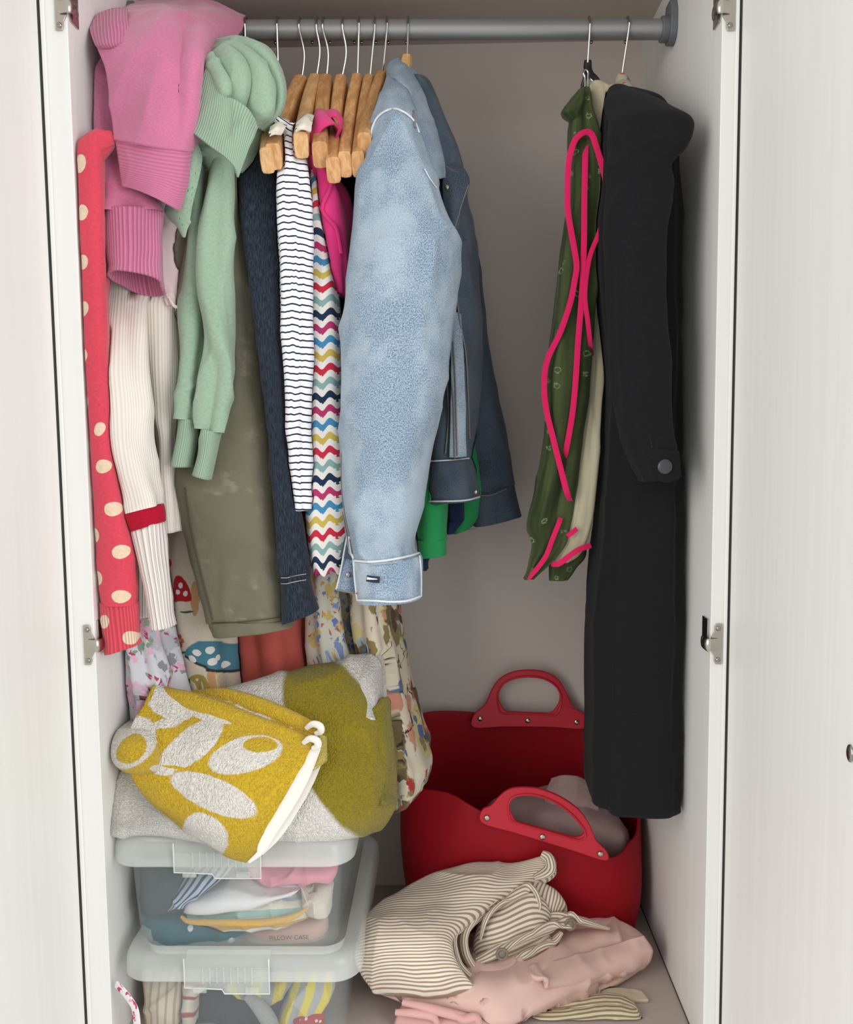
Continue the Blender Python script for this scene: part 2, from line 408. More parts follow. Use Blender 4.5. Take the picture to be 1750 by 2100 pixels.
# ------------------------------------------------------------------ setting: the wardrobe carcass and its open doors
def paint(name, col, rough=.45):
    m = Mat(name); g = m.nd('ShaderNodeTexCoord').outputs['Object']
    n = m.noise(m.map(g, (90, 90, 1.5)), 1.0, 3, .6)
    m.bump(n, .06, .001)
    c = m.mul(.06, lin(col), m.mix(m.step(n, .35, .65), (.5, .5, .5, 1), (1, 1, 1, 1)))
    return m.done(c, rough, **{'Specular IOR Level': .4})
white = paint('white_wood_paint', 'e6e5e0')
door_white = paint('white_door_laminate', 'eae9e4', .4)
backm = plain('pale_back_board', 'cfc3ba', .65, spec=.25)
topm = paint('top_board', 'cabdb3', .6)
floorm = paint('pale_floor_board', 'b9aba2', .5)
dark = plain('dark_gap', '4a4540', .8)
steel = plain('brushed_nickel', 'b9b2a8', .25, 1.0)
chrome = plain('bright_chrome', '9d9a95', .18, 1.0)

LX, RX = XL - .033, XR + .021          # outer edge of the front strips
ZT, ZB = ZC + .12, -.12
def struct(mb, name, mat, parent=None, bevel=.0, **kw):
    o = mb.build(name, mat, parent, bevel=bevel, smooth=False, **kw)
    if parent is None: o['kind'] = 'structure'
    return o
struct(MB().box(XL - .02, XR + .02, YB, YB + .006, -.02, ZC + .02), 'wall_back', backm)
struct(MB().box(XL - .033, XL, YF, YB + .006, ZB, ZT), 'wall_left', white, bevel=.0012)
struct(MB().box(XR, XR + .021, YF, YB + .006, ZB, ZT), 'wall_right', white, bevel=.0012)
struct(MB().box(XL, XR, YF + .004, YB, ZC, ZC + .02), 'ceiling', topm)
struct(MB().box(XL, XR, YF + .004, YB, -.02, 0), 'floor', floorm)
for nm, xa, xb in (('trim_1', LX + .001, LX + .0065), ('trim_2', RX - .0055, RX - .001)):
    struct(MB().box(xa, xb, YF - .0035, YF - .0002, ZB, ZT), nm, white, bevel=.0014)
for k, (xa, xb) in enumerate(((LX - .0215, LX - .0003), (RX + .0003, RX + .0215))):
    struct(MB().box(xa, xb, YF - .0015, YF + .012, ZB, ZT), 'trim_%d' % (k + 4), dark)  # added dark backing strips stand in for the shade inside the door gaps
struct(MB().box(XR - .0012, XR - .0002, YF + .01, YB - .002, .0003, .0022), 'trim_3', dark)

def hinge(door, x, s, zc):
    """cranked flush hinge: plate on the front strip, arm wrapped round the inner edge. s = +1 when the cupboard is to the right"""
    m = MB()
    o_ = [(0, .5), (.55, .5), (.7, .42), (.7, .3), (1, .17), (1, -.17), (.7, -.3), (.7, -.42), (.55, -.5), (0, -.5)]
    pl = [(x + s * (-.0135 + .0135 * a), YF - .0005, zc + .052 * b) for a, b in o_]
    h = m.slab(pl, (0, -.0024, 0)).build('hinge', steel, door, bevel=.0006, smooth=False)
    a = MB().wire([(x - s * .008, YF - .004, zc), (x + s * .001, YF - .0065, zc), (x + s * .0065, YF - .0035, zc), (x + s * .0075, YF + .008, zc), (x + s * .006, YF + .016, zc)], .0075, 8, flat=.28, side=(0, 1, 0))
    a.build('knuckle', steel, h)
    MB().box(min(x, x + s * .0025), max(x, x + s * .0025), YF + .006, YF + .03, zc - .012, zc + .03).build('side_plate', steel, h, bevel=.0007, smooth=False)
    for dz in (-.02, .02):
        q = MB().ball((x - s * .0088, YF - .003, zc + dz), .0034, 12, 6, (1, .7, 1))
        q.box(x - s * .0088 - .0022, x - s * .0088 + .0022, YF - .0058, YF - .0048, zc + dz - .0004, zc + dz + .0004)
        q.build('screw', chrome, h)
hz = [float(P(190, 1322, YF)[2]), float(P(108, 18, YF)[2])]
def door(nm, x, s, knob):
    y0, y1 = YF - .385, YF - .0045
    d = struct(MB().box(min(x, x - s * .02), max(x, x - s * .02), y0, y1, ZB + .02, ZT), nm, door_white, bevel=.0015)
    if knob is not None:
        kx = x + s * .0012; c = P(*knob)
        k = MB().ball((kx, c[1], c[2]), .008, 16, 8, (.25, .75, 1)); k.build('screw_cap', chrome, d)
    return d
d1 = door('door_1', LX - .001, 1, None)
_r = ray(1746, 1545); _Y = float(_r[1] / _r[0] * (RX + .001))
d2 = door('door_2', RX + .001, -1, (1746, 1545, _Y))
for zc in hz: hinge(d1, XL, 1, zc)
for zc in (float(P(1458, 1320, YF)[2]), float(P(1480, 18, YF)[2])): hinge(d2, XR, -1, zc)

# ------------------------------------------------------------------ the rail
YR = 1.36
rz = P(940, 61, YR); RZ = float(rz[2])
rail_a, rail_b = P(470, 62, YR), P(1378, 60, YR)
zr = lambda x: float(rail_a[2] + (rail_b[2] - rail_a[2]) * (x - rail_a[0]) / (rail_b[0] - rail_a[0]))
railm = Mat('satin_steel_rail'); g = railm.nd('ShaderNodeTexCoord').outputs['Object']
railm.bump(railm.noise(railm.map(g, (4, 400, 400)), 1.0, 2), .05, .0005)
railm = railm.done(lin('9c9d9d'), .42, Metallic=.55)
rail = thing('clothes_rail', 'long grey steel clothes rail across the top of the wardrobe', 'rail', (0, YR, RZ))
MB().wire([(XL + .004, YR, zr(XL)), (0, YR, zr(0)), (XR - .012, YR, zr(XR))], .0138, 28).build('rail_tube', railm, rail)
grey_plastic = plain('grey_plastic', '62676c', .45)
for x, s in ((XR, -1), (XL, 1)):
    m = MB(); k = 18
    o_ = [(YR + .021 * math.cos(t), zr(x) - .001 + .021 * math.sin(t)) for t in np.linspace(math.pi, 2 * math.pi, k)]
    o_ += [(YR + .021, zr(x) + .02), (YR + .013, zr(x) + .036), (YR - .013, zr(x) + .036), (YR - .021, zr(x) + .02)]
    m.slab([(x, a, b) for a, b in o_], (s * .010, 0, 0))
    m.wire([(x + s * .008, YR, zr(x)), (x + s * .020, YR, zr(x))], .0178, 24, smooth=False)
    m.build('end_bracket', grey_plastic, rail, bevel=.0015, smooth=True)
# ------------------------------------------------------------------ hangers
def wood(name, a, b):
    m = Mat(name); uv = m.uv(); g = m.nd('ShaderNodeTexCoord').outputs['Object']
    n = m.noise(m.map(g, (160, 30, 60)), 1.0, 4, .6, .6)
    c = m.mix(m.step(n, .35, .68), lin(a), lin(b)); m.bump(n, .08, .0008)
    return m.done(c, .38, **{'Specular IOR Level': .45, 'Coat Weight': .15, 'Coat Roughness': .25})
woods = [wood('beech_wood', 'c08a55', 'dcab76'), wood('pale_beech_wood', 'cb9a63', 'e3b783'), wood('brown_beech_wood', 'b5824f', 'cf9e69')]
def hook(parent, x, neck, tip, kink=None, top=None):
    """wire from the hanger's neck over the rail, its ball tip showing below behind"""
    p0 = P(neck[0], neck[1], YR - .004); c = P(x, 62, YR); r = .0162; z = zr(c[0])
    pts = [p0]
    if kink: pts.append(P(kink[0], kink[1], YR - .010))
    for a in (200, 165, 125, 90, 50, 15, -20, -48):
        t = math.radians(a); dx = 0.0
        if tip is not None and a < 90: dx = (P(tip, 84, YR + .012)[0] - c[0]) * (90 - a) / 138
        pts.append((c[0] + dx, YR + r * math.cos(t), z + r * math.sin(t)))
    m = MB().wire(pts, .0014, 8, m=70); q = pts[-1]
    m.ball((q[0], q[1], q[2] - .001), .0026, 10, 6)
    return m.build('hook', chrome, parent)
def wood_hanger(label, x, neck, tip_px, w, mat, tipx=None, kink=None, mid=None, Yt=1.172):
    nk = P(neck[0], neck[1], YR)
    o = thing('wooden_hanger', label, 'hanger', nk, 'wooden hangers on the rail')
    hook(o, x, neck, tipx, kink)
    mx = mid or ((neck[0] * .72 + tip_px[0] * .28) - 2, neck[1] + (tip_px[1] - neck[1]) * .33)
    a = [P(neck[0], neck[1] + 8, YR - .004), P(mx[0], mx[1], 1.318), P(mx[0] * .45 + tip_px[0] * .55, mx[1] * .5 + tip_px[1] * .5, 1.268), P(*tip_px, Yt)]
    b = [a[0] * np.array((1, -1, 1)) + np.array((0, 2 * YR, 0)) for a in ([q] for q in a)]
    far = [np.array((2 * nk[0] - q[0], 2 * YR - q[1], q[2])) for q in a]
    hw = w / 2 / 1860 * 1.26
    def arm(path):
        path = crom(np.array(path), 16); V = []; f = []; n = 12
        for i, p in enumerate(path):
            t = path[min(i + 1, 15)] - path[max(i - 1, 0)]; t /= np.linalg.norm(t)
            sx = np.array((1.0, 0, 0)); sx = sx - t * sx.dot(t); sx /= np.linalg.norm(sx); up = np.cross(sx, t); up *= np.sign(up[2]) or 1
            hh = .019 - .004 * abs(i / 15 - .4)
            for j in range(n):
                q = 2 * math.pi * j / n; e = .45
                V.append(p + sx * hw * np.sign(math.cos(q)) * abs(math.cos(q)) ** e + up * hh * np.sign(math.sin(q)) * abs(math.sin(q)) ** e)
        for i in range(15):
            for j in range(n): f.append((i * n + j, i * n + (j + 1) % n, (i + 1) * n + (j + 1) % n, (i + 1) * n + j))
        return V, f + [tuple(range(n)), tuple(15 * n + j for j in range(n))]
    m = MB(); m.add(*arm(a)); m.add(*arm(far)); REG.append((None, 'closed', .003)); fill(m.build('shoulder_bar', mat, o, bevel=.001, seg=2))
    return o
wood_hanger('wooden hanger in front, its end resting between the dark denim and the striped shirt', 617, (618, 168), (561, 322), 31, woods[0], 641, (624, 112))
wood_hanger('wooden hanger with a cream fabric loop on its end', 652, (648, 166), (618, 298), 28, woods[1], None, (656, 105))
wood_hanger('wooden hanger with a hot pink strap looped over its end', 665, (669, 166), (657, 318), 30, woods[2], 677, (673, 108))
wood_hanger('wooden hanger whose bare end hangs lowest, beside the pink strap', 705, (700, 166), (684, 350), 27, woods[0], 727, (710, 108))
wood_hanger('second bare-ended wooden hanger from the denim jacket', 738, (733, 164), (708, 338), 25, woods[0], 742)
wood_hanger('wooden hanger with a bare end, tucked right against the denim sleeve', 770, (758, 166), (735, 338), 25, woods[2], None, (763, 115))
wood_hanger('wooden hanger mostly hidden behind the denim jacket shoulder', 795, (784, 160), (748, 300), 27, woods[2], 797)
wood_hanger('wooden hanger inside the light denim jacket collar', 838, (835, 124), (812, 330), 24, woods[1], 834, Yt=1.24)
wood_hanger('wooden hanger hidden under the pale green sweater', 572, (571, 150), (548, 330), 26, woods[1], 565)
wood_hanger('wooden hanger at the pink sweater end, nearly covered by green knit', 507, (505, 150), (470, 330), 26, woods[1], 522, Yt=1.25)
# ------------------------------------------------------------------ clothes, left half of the rail
def garment(name, label, cat, at, group=None): return thing(name, label, cat, P(*at), group)
def wire_part(name, mat, parent, pts, r=.0008, **kw): return MB().wire(laid_on(parent, pts, r * .7 + .0012), r, 6, smooth=False, **kw).build(name, mat, parent)

# red cardigan with cream dots
dots = [(150, 497, 8, 16), (157, 590, 7, 16), (168, 690, 10, 16), (172, 785, 9, 16), (177, 345, 13, 18), (181, 443, 13, 16), (182, 543, 12, 15), (184, 637, 11, 15), (183, 732, 10, 14), (182, 825, 10, 14),
        (183, 915, 8, 13), (222, 955, 12, 14), (184, 1008, 10, 14), (241, 1041, 14, 14), (200, 1095, 13, 14), (257, 1127, 14, 14), (209, 1182, 13, 15), (258, 1217, 16, 13), (222, 1270, 11, 14), (275, 1303, 15, 13), (215, 880, 8, 14), (275, 430, 12, 16), (270, 340, 12, 16), (150, 310, 12, 7)]
def dotcol(base):
    def f(m):
        v = m.wob(m.uv('Print'), 40, .004); c = lin(base)
        for x, y, a, b in dots: c = m.mix(m.ell(v, x / 1000, y / 1000, a / 1000, b / 1000, 10), c, lin('ecd2b4'))
        return c
    return f
red_knit = fabric('red_dotted_knit', dotcol('dd4a5c'), 'knit', sheen=.2)
red_rib = fabric('red_dotted_rib', dotcol('e0505f'), 'rib', pitch=.0042, sheen=.2)
o = garment('dotted_cardigan', 'red cardigan with large cream dots hanging against the left wall', 'cardigan', (210, 1340, 1.22))
tube('sleeve', [(132, 214, (318, 262), 1.152, .03), (135, 216, (345, 300), 1.15, .04), (147, 222, 500, 1.148, .042), (160, 226, 640, 1.148, .042), (170, 228, 780, 1.148, .042), (178, 232, 900, 1.148, .042), (186, 252, 1020, 1.148, .042),
                (193, 272, 1110, 1.148, .042), (198, 281, 1180, 1.15, .04), (205, 282, 1238, 1.15, .036)], red_knit, o, folds=[(2, .004, 1), (3, .003, 1.3)], seed=3, caps=(1, 0), v=100)
tube('cuff', [(204, 283, 1233, 1.15, .036), (209, 286, 1275, 1.15, .034), (214, 289, 1310, 1.15, .034), (218, 291, (1341, 1318), 1.15, .036)], red_rib, o, n=72, v=24, thick=.002, caps=(0, 0), rough=.0008, seed=3)
tube('body', [(342, 355, 440, 1.42, 0.15), (340, 357, 530, 1.42, 0.22), (340, 357, 795, 1.42, 0.22), (340, 357, 1150, 1.42, 0.22)], red_knit, o, folds=[(5, .002, 1)], seed=5)

# cream knitted jumper
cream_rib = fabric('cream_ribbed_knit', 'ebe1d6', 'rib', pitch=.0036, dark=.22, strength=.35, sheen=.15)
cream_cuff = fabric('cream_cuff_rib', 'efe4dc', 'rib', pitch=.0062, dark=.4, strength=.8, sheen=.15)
red_band = fabric('crimson_knit_band', 'b3152f', 'knit')
o = garment('cream_jumper', 'cream ribbed jumper with a crimson band above its long cuff', 'jumper', (300, 1290, 1.2))
tube('sleeve', [(222, 300, 500, 1.235, .04), (217, 300, 600, 1.22, .045), (212, 298, 680, 1.185, .05), (214, 300, 760, 1.165, .055), (220, 307, 840, 1.165, .055), (226, 306, 900, 1.16, .055), (233, 316, 960, 1.16, .052), (245, 328, 1015, 1.16, .05), (251, 332, (1056, 1034), 1.158, .046)],
     cream_rib, o, folds=[(3, .005, 1.6), (5, .0025, 1)], seed=11, caps=(1, 0), v=100)
tube('band', [(250.5, 333, (1055, 1033), 1.158, .047), (261, 336, (1072, 1052), 1.157, .046), (270, 336, (1090, 1069), 1.156, .046)], red_band, o, n=60, v=14, folds=[(3, .0012, .3)], caps=(0, 0), thick=.001, rough=.0008, seed=11)
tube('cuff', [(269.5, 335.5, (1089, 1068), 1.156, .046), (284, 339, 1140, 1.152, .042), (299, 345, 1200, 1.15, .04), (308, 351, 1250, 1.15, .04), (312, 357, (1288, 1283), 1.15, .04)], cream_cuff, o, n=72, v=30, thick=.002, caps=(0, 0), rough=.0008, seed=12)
tube('sleeve', [(298, 374, 560, 1.235, .05), (296, 374, 640, 1.230, .05), (298, 373, 740, 1.225, .05), (309, 372, 830, 1.225, .05), (323, 368, 900, 1.225, .045), (325, 370, 980, 1.225, .045), (335, 374, (1092, 1088), 1.225, .04)],
     cream_rib, o, folds=[(3, .004, 1.5), (4, .002, 1)], seed=14, caps=(1, 1), v=90)
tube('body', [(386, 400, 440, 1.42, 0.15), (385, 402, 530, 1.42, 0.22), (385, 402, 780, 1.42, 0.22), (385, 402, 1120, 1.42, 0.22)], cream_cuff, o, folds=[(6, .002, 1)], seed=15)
tube('cuff', [(276, 318, 1040, 1.235, .03), (277, 312, 1120, 1.225, .03), (278, 311, 1200, 1.22, .03), (279, 311, 1264, 1.22, .03)], cream_cuff, o, folds=[(4, .002, .5)], seed=16, v=40)

# pale pink blouse peeping between the pink and green knits
blouse = fabric('pale_pink_cotton', 'e9d6d4', 'plain')
o = garment('pale_blouse', 'pale pink cotton blouse corner showing between pink and green knitwear', 'blouse', (345, 640, 1.215))
tube('body', [(318, 368, 360, 1.24, .03), (322, 371, 440, 1.225, .03), (322, 373, 520, 1.22, .03), (328, 374, 580, 1.215, .03), (338, 375, (612, 640), 1.21, .025)], blouse, o, folds=[(3, .004, 1.4), (5, .002, 1)], seed=21, wav=(5, .006), v=60)
MB().wire(px([(331, 606, 1.2), (341, 604, 1.197), (349, 614, 1.194), (356, 626, 1.194), (366, 632, 1.195), (374, 644, 1.199)]), .0022, 8, m=50).build('lace_hem', fabric('lace_edge', 'ecdcd6', 'terry', strength=.5), o)

# olive waxed jacket
wax_c = lambda m: m.mix(m.step(m.noise(m.wob(m.uv(), 10, .05), 16, 4, .65), .56, .72), lin('6f6b58'), lin('8f8873'))
wax = fabric('olive_waxed_cotton', wax_c, 'wax', rough=.66, sheen=.02, spec=.25, var=.15)
wax_d = plain('olive_thread', '45442f', .8)
o = garment('olive_jacket', 'olive green waxed jacket with a creased hem behind the green sleeves', 'jacket', (500, 1300, 1.25))
tube('sleeve', [(372, 486, 300, 1.25, .07), (368, 500, 420, 1.245, .075), (366, 516, 560, 1.24, .08), (366, 530, 700, 1.24, .08), (362, 546, 850, 1.24, .08), (361, 562, 960, 1.235, .08), (374, 572, 1050, 1.23, .078), (394, 580, 1140, 1.225, .075), (417, 592, 1220, 1.22, .072), (431, 598, (1276, 1262), 1.218, .068)],
     wax, o, folds=[(2, .006, 1), (3, .003, 1.4)], seed=31, caps=(1, 0), v=110, rough=.002)
tube('hem', [(430.5, 598.5, (1275, 1261), 1.218, .070), (434, 600, (1288, 1270), 1.217, .070), (441, 600, (1304, 1281), 1.217, .068)], wax, o, v=12, folds=[(2, .004, .2)], caps=(0, 0), thick=.0025, seed=31, rough=.0008)
wire_part('seam', wax_d, o, [(379, 1000, 1.203), (393, 1090, 1.195), (411, 1170, 1.189), (428, 1240, 1.186), (436, 1272, 1.186)], .0008)
wire_part('hem_stitching', wax_d, o, [(434, 1277, 1.184), (470, 1277, 1.179), (520, 1273, 1.178), (560, 1268, 1.178), (592, 1263, 1.183)], .0007)
tube('body', [(565, 578, 440, 1.42, 0.15), (563, 580, 530, 1.42, 0.22), (563, 580, 780, 1.42, 0.22), (563, 580, 1120, 1.42, 0.22)], wax, o, folds=[(5, .002, 1)], seed=33)

# dark indigo denim shirt
den_dark = fabric('dark_indigo_denim', lambda m: m.mix(m.step(m.noise(m.map(m.uv(), (700, 90, 1)), 1.0, 3, .7), .35, .7), lin('1c2028'), lin('38424f')), 'denim', var=.2)
pale_thread = plain('pale_thread', 'a9a8a4', .8)
o = garment('dark_denim_shirt', 'dark indigo denim shirt hanging between the olive jacket and striped shirt', 'shirt', (590, 1275, 1.22))
tube('sleeve', [(528, 572, (300, 262), 1.25, .04), (502, 572, 330, 1.25, .05), (497, 574, 420, 1.235, .055), (508, 575, 520, 1.22, .06), (522, 578, 620, 1.21, .06), (538, 584, 760, 1.2, .06), (553, 592, 880, 1.2, .055), (564, 606, 1000, 1.195, .052), (571, 622, 1100, 1.19, .05), (575, 632, (1182, 1176), 1.187, .048)],
     den_dark, o, folds=[(3, .005, .8), (4, .003, 1)], seed=41, caps=(1, 0), v=110)
tube('cuff', [(575, 632.5, (1180, 1174), 1.187, .050), (576, 645, (1225, 1215), 1.186, .052), (578, 655, (1278, 1248), 1.186, .052)], den_dark, o, v=20, folds=[(2, .002, .2)], caps=(0, 0), thick=.003, rough=.0008, seed=42)
for dy in (5, 17): wire_part('cuff_stitching', pale_thread, o, [(576.5, 1180 + dy, 1.172), (588, 1180 + dy, 1.164), (605, 1176 + dy, 1.161), (628, 1172 + dy, 1.166)], .0005)
tube('body', [(648, 662, 440, 1.42, 0.15), (647, 664, 530, 1.42, 0.22), (647, 664, 760, 1.42, 0.22), (647, 664, 1080, 1.42, 0.22)], den_dark, o, folds=[(5, .002, 1)], seed=43)

# white shirt with navy stripes
def breton(m):
    u, v = m.sep(m.uv('Print')); w = m.noise(m.map(m.uv('Print'), (60, 6, 1)), 1.0, 2)
    y = m.math('ADD', v, m.math('MULTIPLY', w, .014))
    y = m.math('ADD', y, m.math('MULTIPLY', m.math('ABSOLUTE', m.math('SUBTRACT', u, .607)), -.09))
    f = m.math('FRACT', m.math('DIVIDE', y, .0137)); k = m.step(m.math('ABSOLUTE', m.math('SUBTRACT', f, .5)), .14, .09)
    return m.mix(k, lin('ecebee'), lin('23273c'))
breton_m = fabric('navy_striped_jersey', breton, 'plain', var=.05)
o = garment('striped_shirt', 'white jersey shirt with thin navy stripes', 'shirt', (620, 1045, 1.22))
tube('sleeve', [(590, 609, 256, 1.2, .02), (581, 616, 290, 1.205, .03), (573, 632, 350, 1.205, .045), (570, 642, 450, 1.2, .055), (574, 642, 560, 1.2, .055), (578, 640, 700, 1.2, .055), (585, 639, 820, 1.2, .052), (594, 638, 920, 1.2, .05), (606, 636, 1000, 1.2, .046), (616, 634, 1045, 1.2, .042)],
     breton_m, o, folds=[(4, .0045, .7), (6, .0022, 1)], seed=51, v=110)
tube('body', [(685, 699, 440, 1.42, 0.15), (683, 700, 530, 1.42, 0.22), (683, 700, 685, 1.42, 0.22), (683, 700, 930, 1.42, 0.22)], breton_m, o, folds=[(6, .002, 1)], seed=52)

# top with rows of coloured waves
def waves(m):
    uvp = m.uv('Print'); x, y = m.sep(uvp)
    yy = m.math('ADD', m.math('ADD', y, m.math('MULTIPLY', x, .16)), m.math('MULTIPLY', m.math('SINE', m.math('MULTIPLY', x, 2 * math.pi / .027)), .0055))
    t = m.math('DIVIDE', m.math('SUBTRACT', yy, .1055 + .0075), .0275)
    i = m.math('FLOOR', t); f = m.math('ABSOLUTE', m.math('SUBTRACT', m.math('FRACT', t), .5))
    k = m.step(f, .27, .24)
    ci = m.math('ADD', m.math('FRACT', m.math('DIVIDE', i, 6.0)), .02)
    col = m.ramp(ci, [(0, 'b93a6c'), (.1667, '4a8fb9'), (.3333, 'cfb557'), (.5, 'cc3348'), (.6667, '8cb0ab'), (.8333, '263750')], 'CONSTANT')
    c = m.mix(k, lin('eee9e2'), col)
    st = m.math('MULTIPLY', m.step(m.math('ABSOLUTE', m.math('SUBTRACT', m.math('FRACT', m.math('ADD', m.math('DIVIDE', m.math('ADD', y, m.math('MULTIPLY', x, .25)), .0275), .30)), .5)), .06, .04), m.step(m.math('SINE', m.math('MULTIPLY', x, 2 * math.pi / .0085)), -.1, .1))
    return m.mix(m.math('MULTIPLY', st, k), c, lin('f2efe8'))
wave_m = fabric('wave_print_cotton', waves, 'plain', var=.05)
o = garment('wave_print_top', 'white cotton top printed with rows of coloured waves', 'top', (670, 1165, 1.24))
tube('sleeve', [(636, 658, 330, 1.25, .05), (640, 662, 420, 1.245, .06), (641, 676, 520, 1.24, .06), (639, 698, 620, 1.235, .065), (640, 703, 740, 1.23, .065), (638, 706, 880, 1.225, .065), (634, 712, 1000, 1.22, .065), (633, 716, 1080, 1.215, .062), (638, 713, 1140, 1.212, .058), (650, 704, (1174, 1166), 1.21, .054)],
     wave_m, o, folds=[(3, .004, .8), (7, .0018, 1)], seed=61, v=110, wav=(7, .004))
tube('body', [(722, 735, 440, 1.42, 0.15), (720, 737, 530, 1.42, 0.22), (720, 737, 735, 1.42, 0.22), (720, 737, 1030, 1.42, 0.22)], wave_m, o, folds=[(5, .002, 1)], seed=62)

# hot pink strappy top
hot = fabric('hot_pink_cotton', 'e23d80', 'plain', sheen=.15)
o = garment('hot_pink_top', 'hot pink strappy top looped over a wooden hanger end', 'top', (690, 600, 1.24))
sheet('strap', [[(690, 262, 1.27), (682, 243, 1.262), (668, 229, 1.256), (650, 230, 1.25), (641, 262, 1.236), (634, 290, 1.212)],
                [(694, 272, 1.25), (686, 256, 1.232), (672, 244, 1.216), (656, 246, 1.208), (645, 276, 1.202), (637, 298, 1.2)],
                [(700, 284, 1.245), (694, 266, 1.222), (682, 258, 1.204), (662, 266, 1.198), (648, 290, 1.196), (640, 306, 1.198)]], hot, o, thick=.0025, rough=.0012, seed=70, nu=50, nv=16)
sheet('strap', [[(664, 236, 1.25), (680, 226, 1.25), (694, 229, 1.25), (703, 250, 1.25), (698, 276, 1.25), (680, 300, 1.25)], [(668, 246, 1.225), (682, 238, 1.222), (692, 242, 1.22), (697, 256, 1.22), (690, 278, 1.225), (676, 296, 1.23)]], hot, o, thick=.0025, rough=.001, seed=71, nu=40, nv=12)
tube('body', [(634, 648, 292, 1.2, .016), (640, 664, 330, 1.215, .03), (648, 700, 380, 1.235, .05), (652, 716, 420, 1.24, .06), (662, 722, 470, 1.245, .07), (676, 720, 530, 1.25, .07), (690, 718, 580, 1.25, .06), (698, 716, 606, 1.25, .05)], hot, o, folds=[(3, .007, 1.6), (5, .003, 1)], seed=72, v=80)
wire_part('binding', hot, o, [(637, 300, 1.19), (645, 350, 1.19), (652, 400, 1.19), (661, 432, 1.192), (676, 452, 1.196), (690, 470, 1.2), (700, 520, 1.206)], .0022, side=(0, 1, 0))
wire_part('binding', hot, o, [(672, 330, 1.205), (679, 360, 1.2), (677, 385, 1.196), (664, 415, 1.192), (661, 430, 1.191)], .0022, side=(0, 1, 0))

# black top deep between hot pink top and denim jacket
blk = fabric('black_jersey', '1d1a20', 'plain', var=0)
o = garment('black_jersey_shirt', 'near black jersey top in the gap beside the denim sleeve', 'top', (712, 600, 1.33))
tube('body', [(690, 728, (350, 330), 1.30, .05), (692, 735, 430, 1.32, .08), (700, 738, 560, 1.33, .10), (706, 742, 800, 1.34, .12)], blk, o, folds=[(4, .005, 1)], seed=75)

# pink knit thrown over the end of the rail
pinkc = 'd0789a'
pk = fabric('pink_lambswool', pinkc, 'knit', sheen=.35, strength=.2)
pk_rib = fabric('pink_lambswool_rib', pinkc, 'rib', pitch=.0046, sheen=.3, strength=.7)
pk_fine = fabric('pink_fine_rib', pinkc, 'rib', pitch=.0034, sheen=.3, strength=.35, axis=1, dark=.35)
o = garment('pink_jumper', 'pink lambswool jumper thrown over the left end of the rail', 'jumper', (290, 610, 1.2))
sheet('body', [[(240, 150, 1.46), (300, 150, 1.46), (340, 150, 1.46), (370, 140, 1.46), (430, 120, 1.45), (480, 100, 1.44)],
               [(215, 60, 1.42), (290, 22, 1.42), (335, 18, 1.42), (370, 18, 1.42), (430, 28, 1.41), (496, 52, 1.40)],
               [(192, 42, 1.31), (262, 12, 1.32), (330, 5, 1.33), (385, 10, 1.335), (425, 14, 1.335), (502, 40, 1.37)],
               [(197, 78, 1.22), (275, 50, 1.20), (335, 44, 1.20), (383, 40, 1.238), (420, 54, 1.225), (480, 70, 1.325)],
               [(203, 98, 1.18), (282, 92, 1.155), (335, 90, 1.15), (372, 88, 1.182), (408, 100, 1.165), (446, 108, 1.245)],
               [(222, 142, 1.165), (288, 155, 1.14), (335, 158, 1.135), (372, 152, 1.152), (398, 155, 1.140), (421, 155, 1.195)],
               [(234, 215, 1.16), (290, 220, 1.135), (330, 224, 1.128), (366, 226, 1.136), (394, 228, 1.137), (414, 235, 1.175)],
               [(241, 290, 1.155), (290, 300, 1.132), (325, 306, 1.127), (356, 310, 1.131), (378, 310, 1.139), (393, 305, 1.165)]],
      pk, o, nu=110, nv=130, thick=.006, rough=.0025, rs=14, ridge=.003, rr=6, seed=82, crease=.004, cr=8)
sheet('hem_band', [[(240.5, 288, 1.154), (290, 298, 1.131), (335, 306, 1.127), (376, 310, 1.139), (393.5, 303, 1.164)],
                   [(247, 335, 1.15), (290, 345, 1.132), (330, 354, 1.13), (366, 360, 1.14), (384, 362, 1.158)],
                   [(251, 362, 1.15), (290, 374, 1.133), (326, 386, 1.13), (358, 400, 1.14), (374, 400, 1.155)],
                   [(255, 382, 1.15), (288, 392, 1.135), (322, 408, 1.13), (352, 424, 1.14), (366, 431, 1.152)]], pk_fine, o, nu=60, nv=50, thick=.006, rough=.001, seed=82)
sheet('collar', [[(190, 42, 1.225), (215, 30, 1.215), (240, 22, 1.215), (262, 22, 1.225)], [(187, 62, 1.195), (215, 52, 1.185), (240, 45, 1.18), (262, 44, 1.19)], [(192, 82, 1.175), (216, 76, 1.165), (242, 72, 1.165), (262, 68, 1.178)], [(200, 98, 1.165), (220, 95, 1.155), (242, 90, 1.155), (262, 86, 1.165)]], pk_rib, o, nu=40, nv=30, thick=.006, seed=83, crease=.0005)
tube('sleeve', [(205, 262, 130, 1.23, .04), (201, 268, 170, 1.225, .05), (204, 266, 230, 1.215, .055), (207, 272, 290, 1.21, .055), (205, 282, 340, 1.2, .055), (210, 300, 380, 1.19, .055), (216, 325, 412, 1.18, .05), (217, 334, 438, 1.172, .045)], pk, o, folds=[(3, .009, 1.8), (4, .006, 1.3)], seed=84, caps=(1, 0), rough=.003, crease=.006)
tube('cuff', [(217, 335, 432, 1.172, .047, 0), (219, 333, 470, 1.17, .048, -.001), (224, 333, 515, 1.168, .054, -.006), (229, 332, 545, 1.166, .062, -.012), (228, 337, (556, 572), 1.166, .074, -.020)], pk_rib, o, n=110, v=40, caps=(0, 0), thick=.003, folds=[(3, .009, .3), (5, .004, .3)], seed=85, rough=.001, fade=.6, crease=.001)

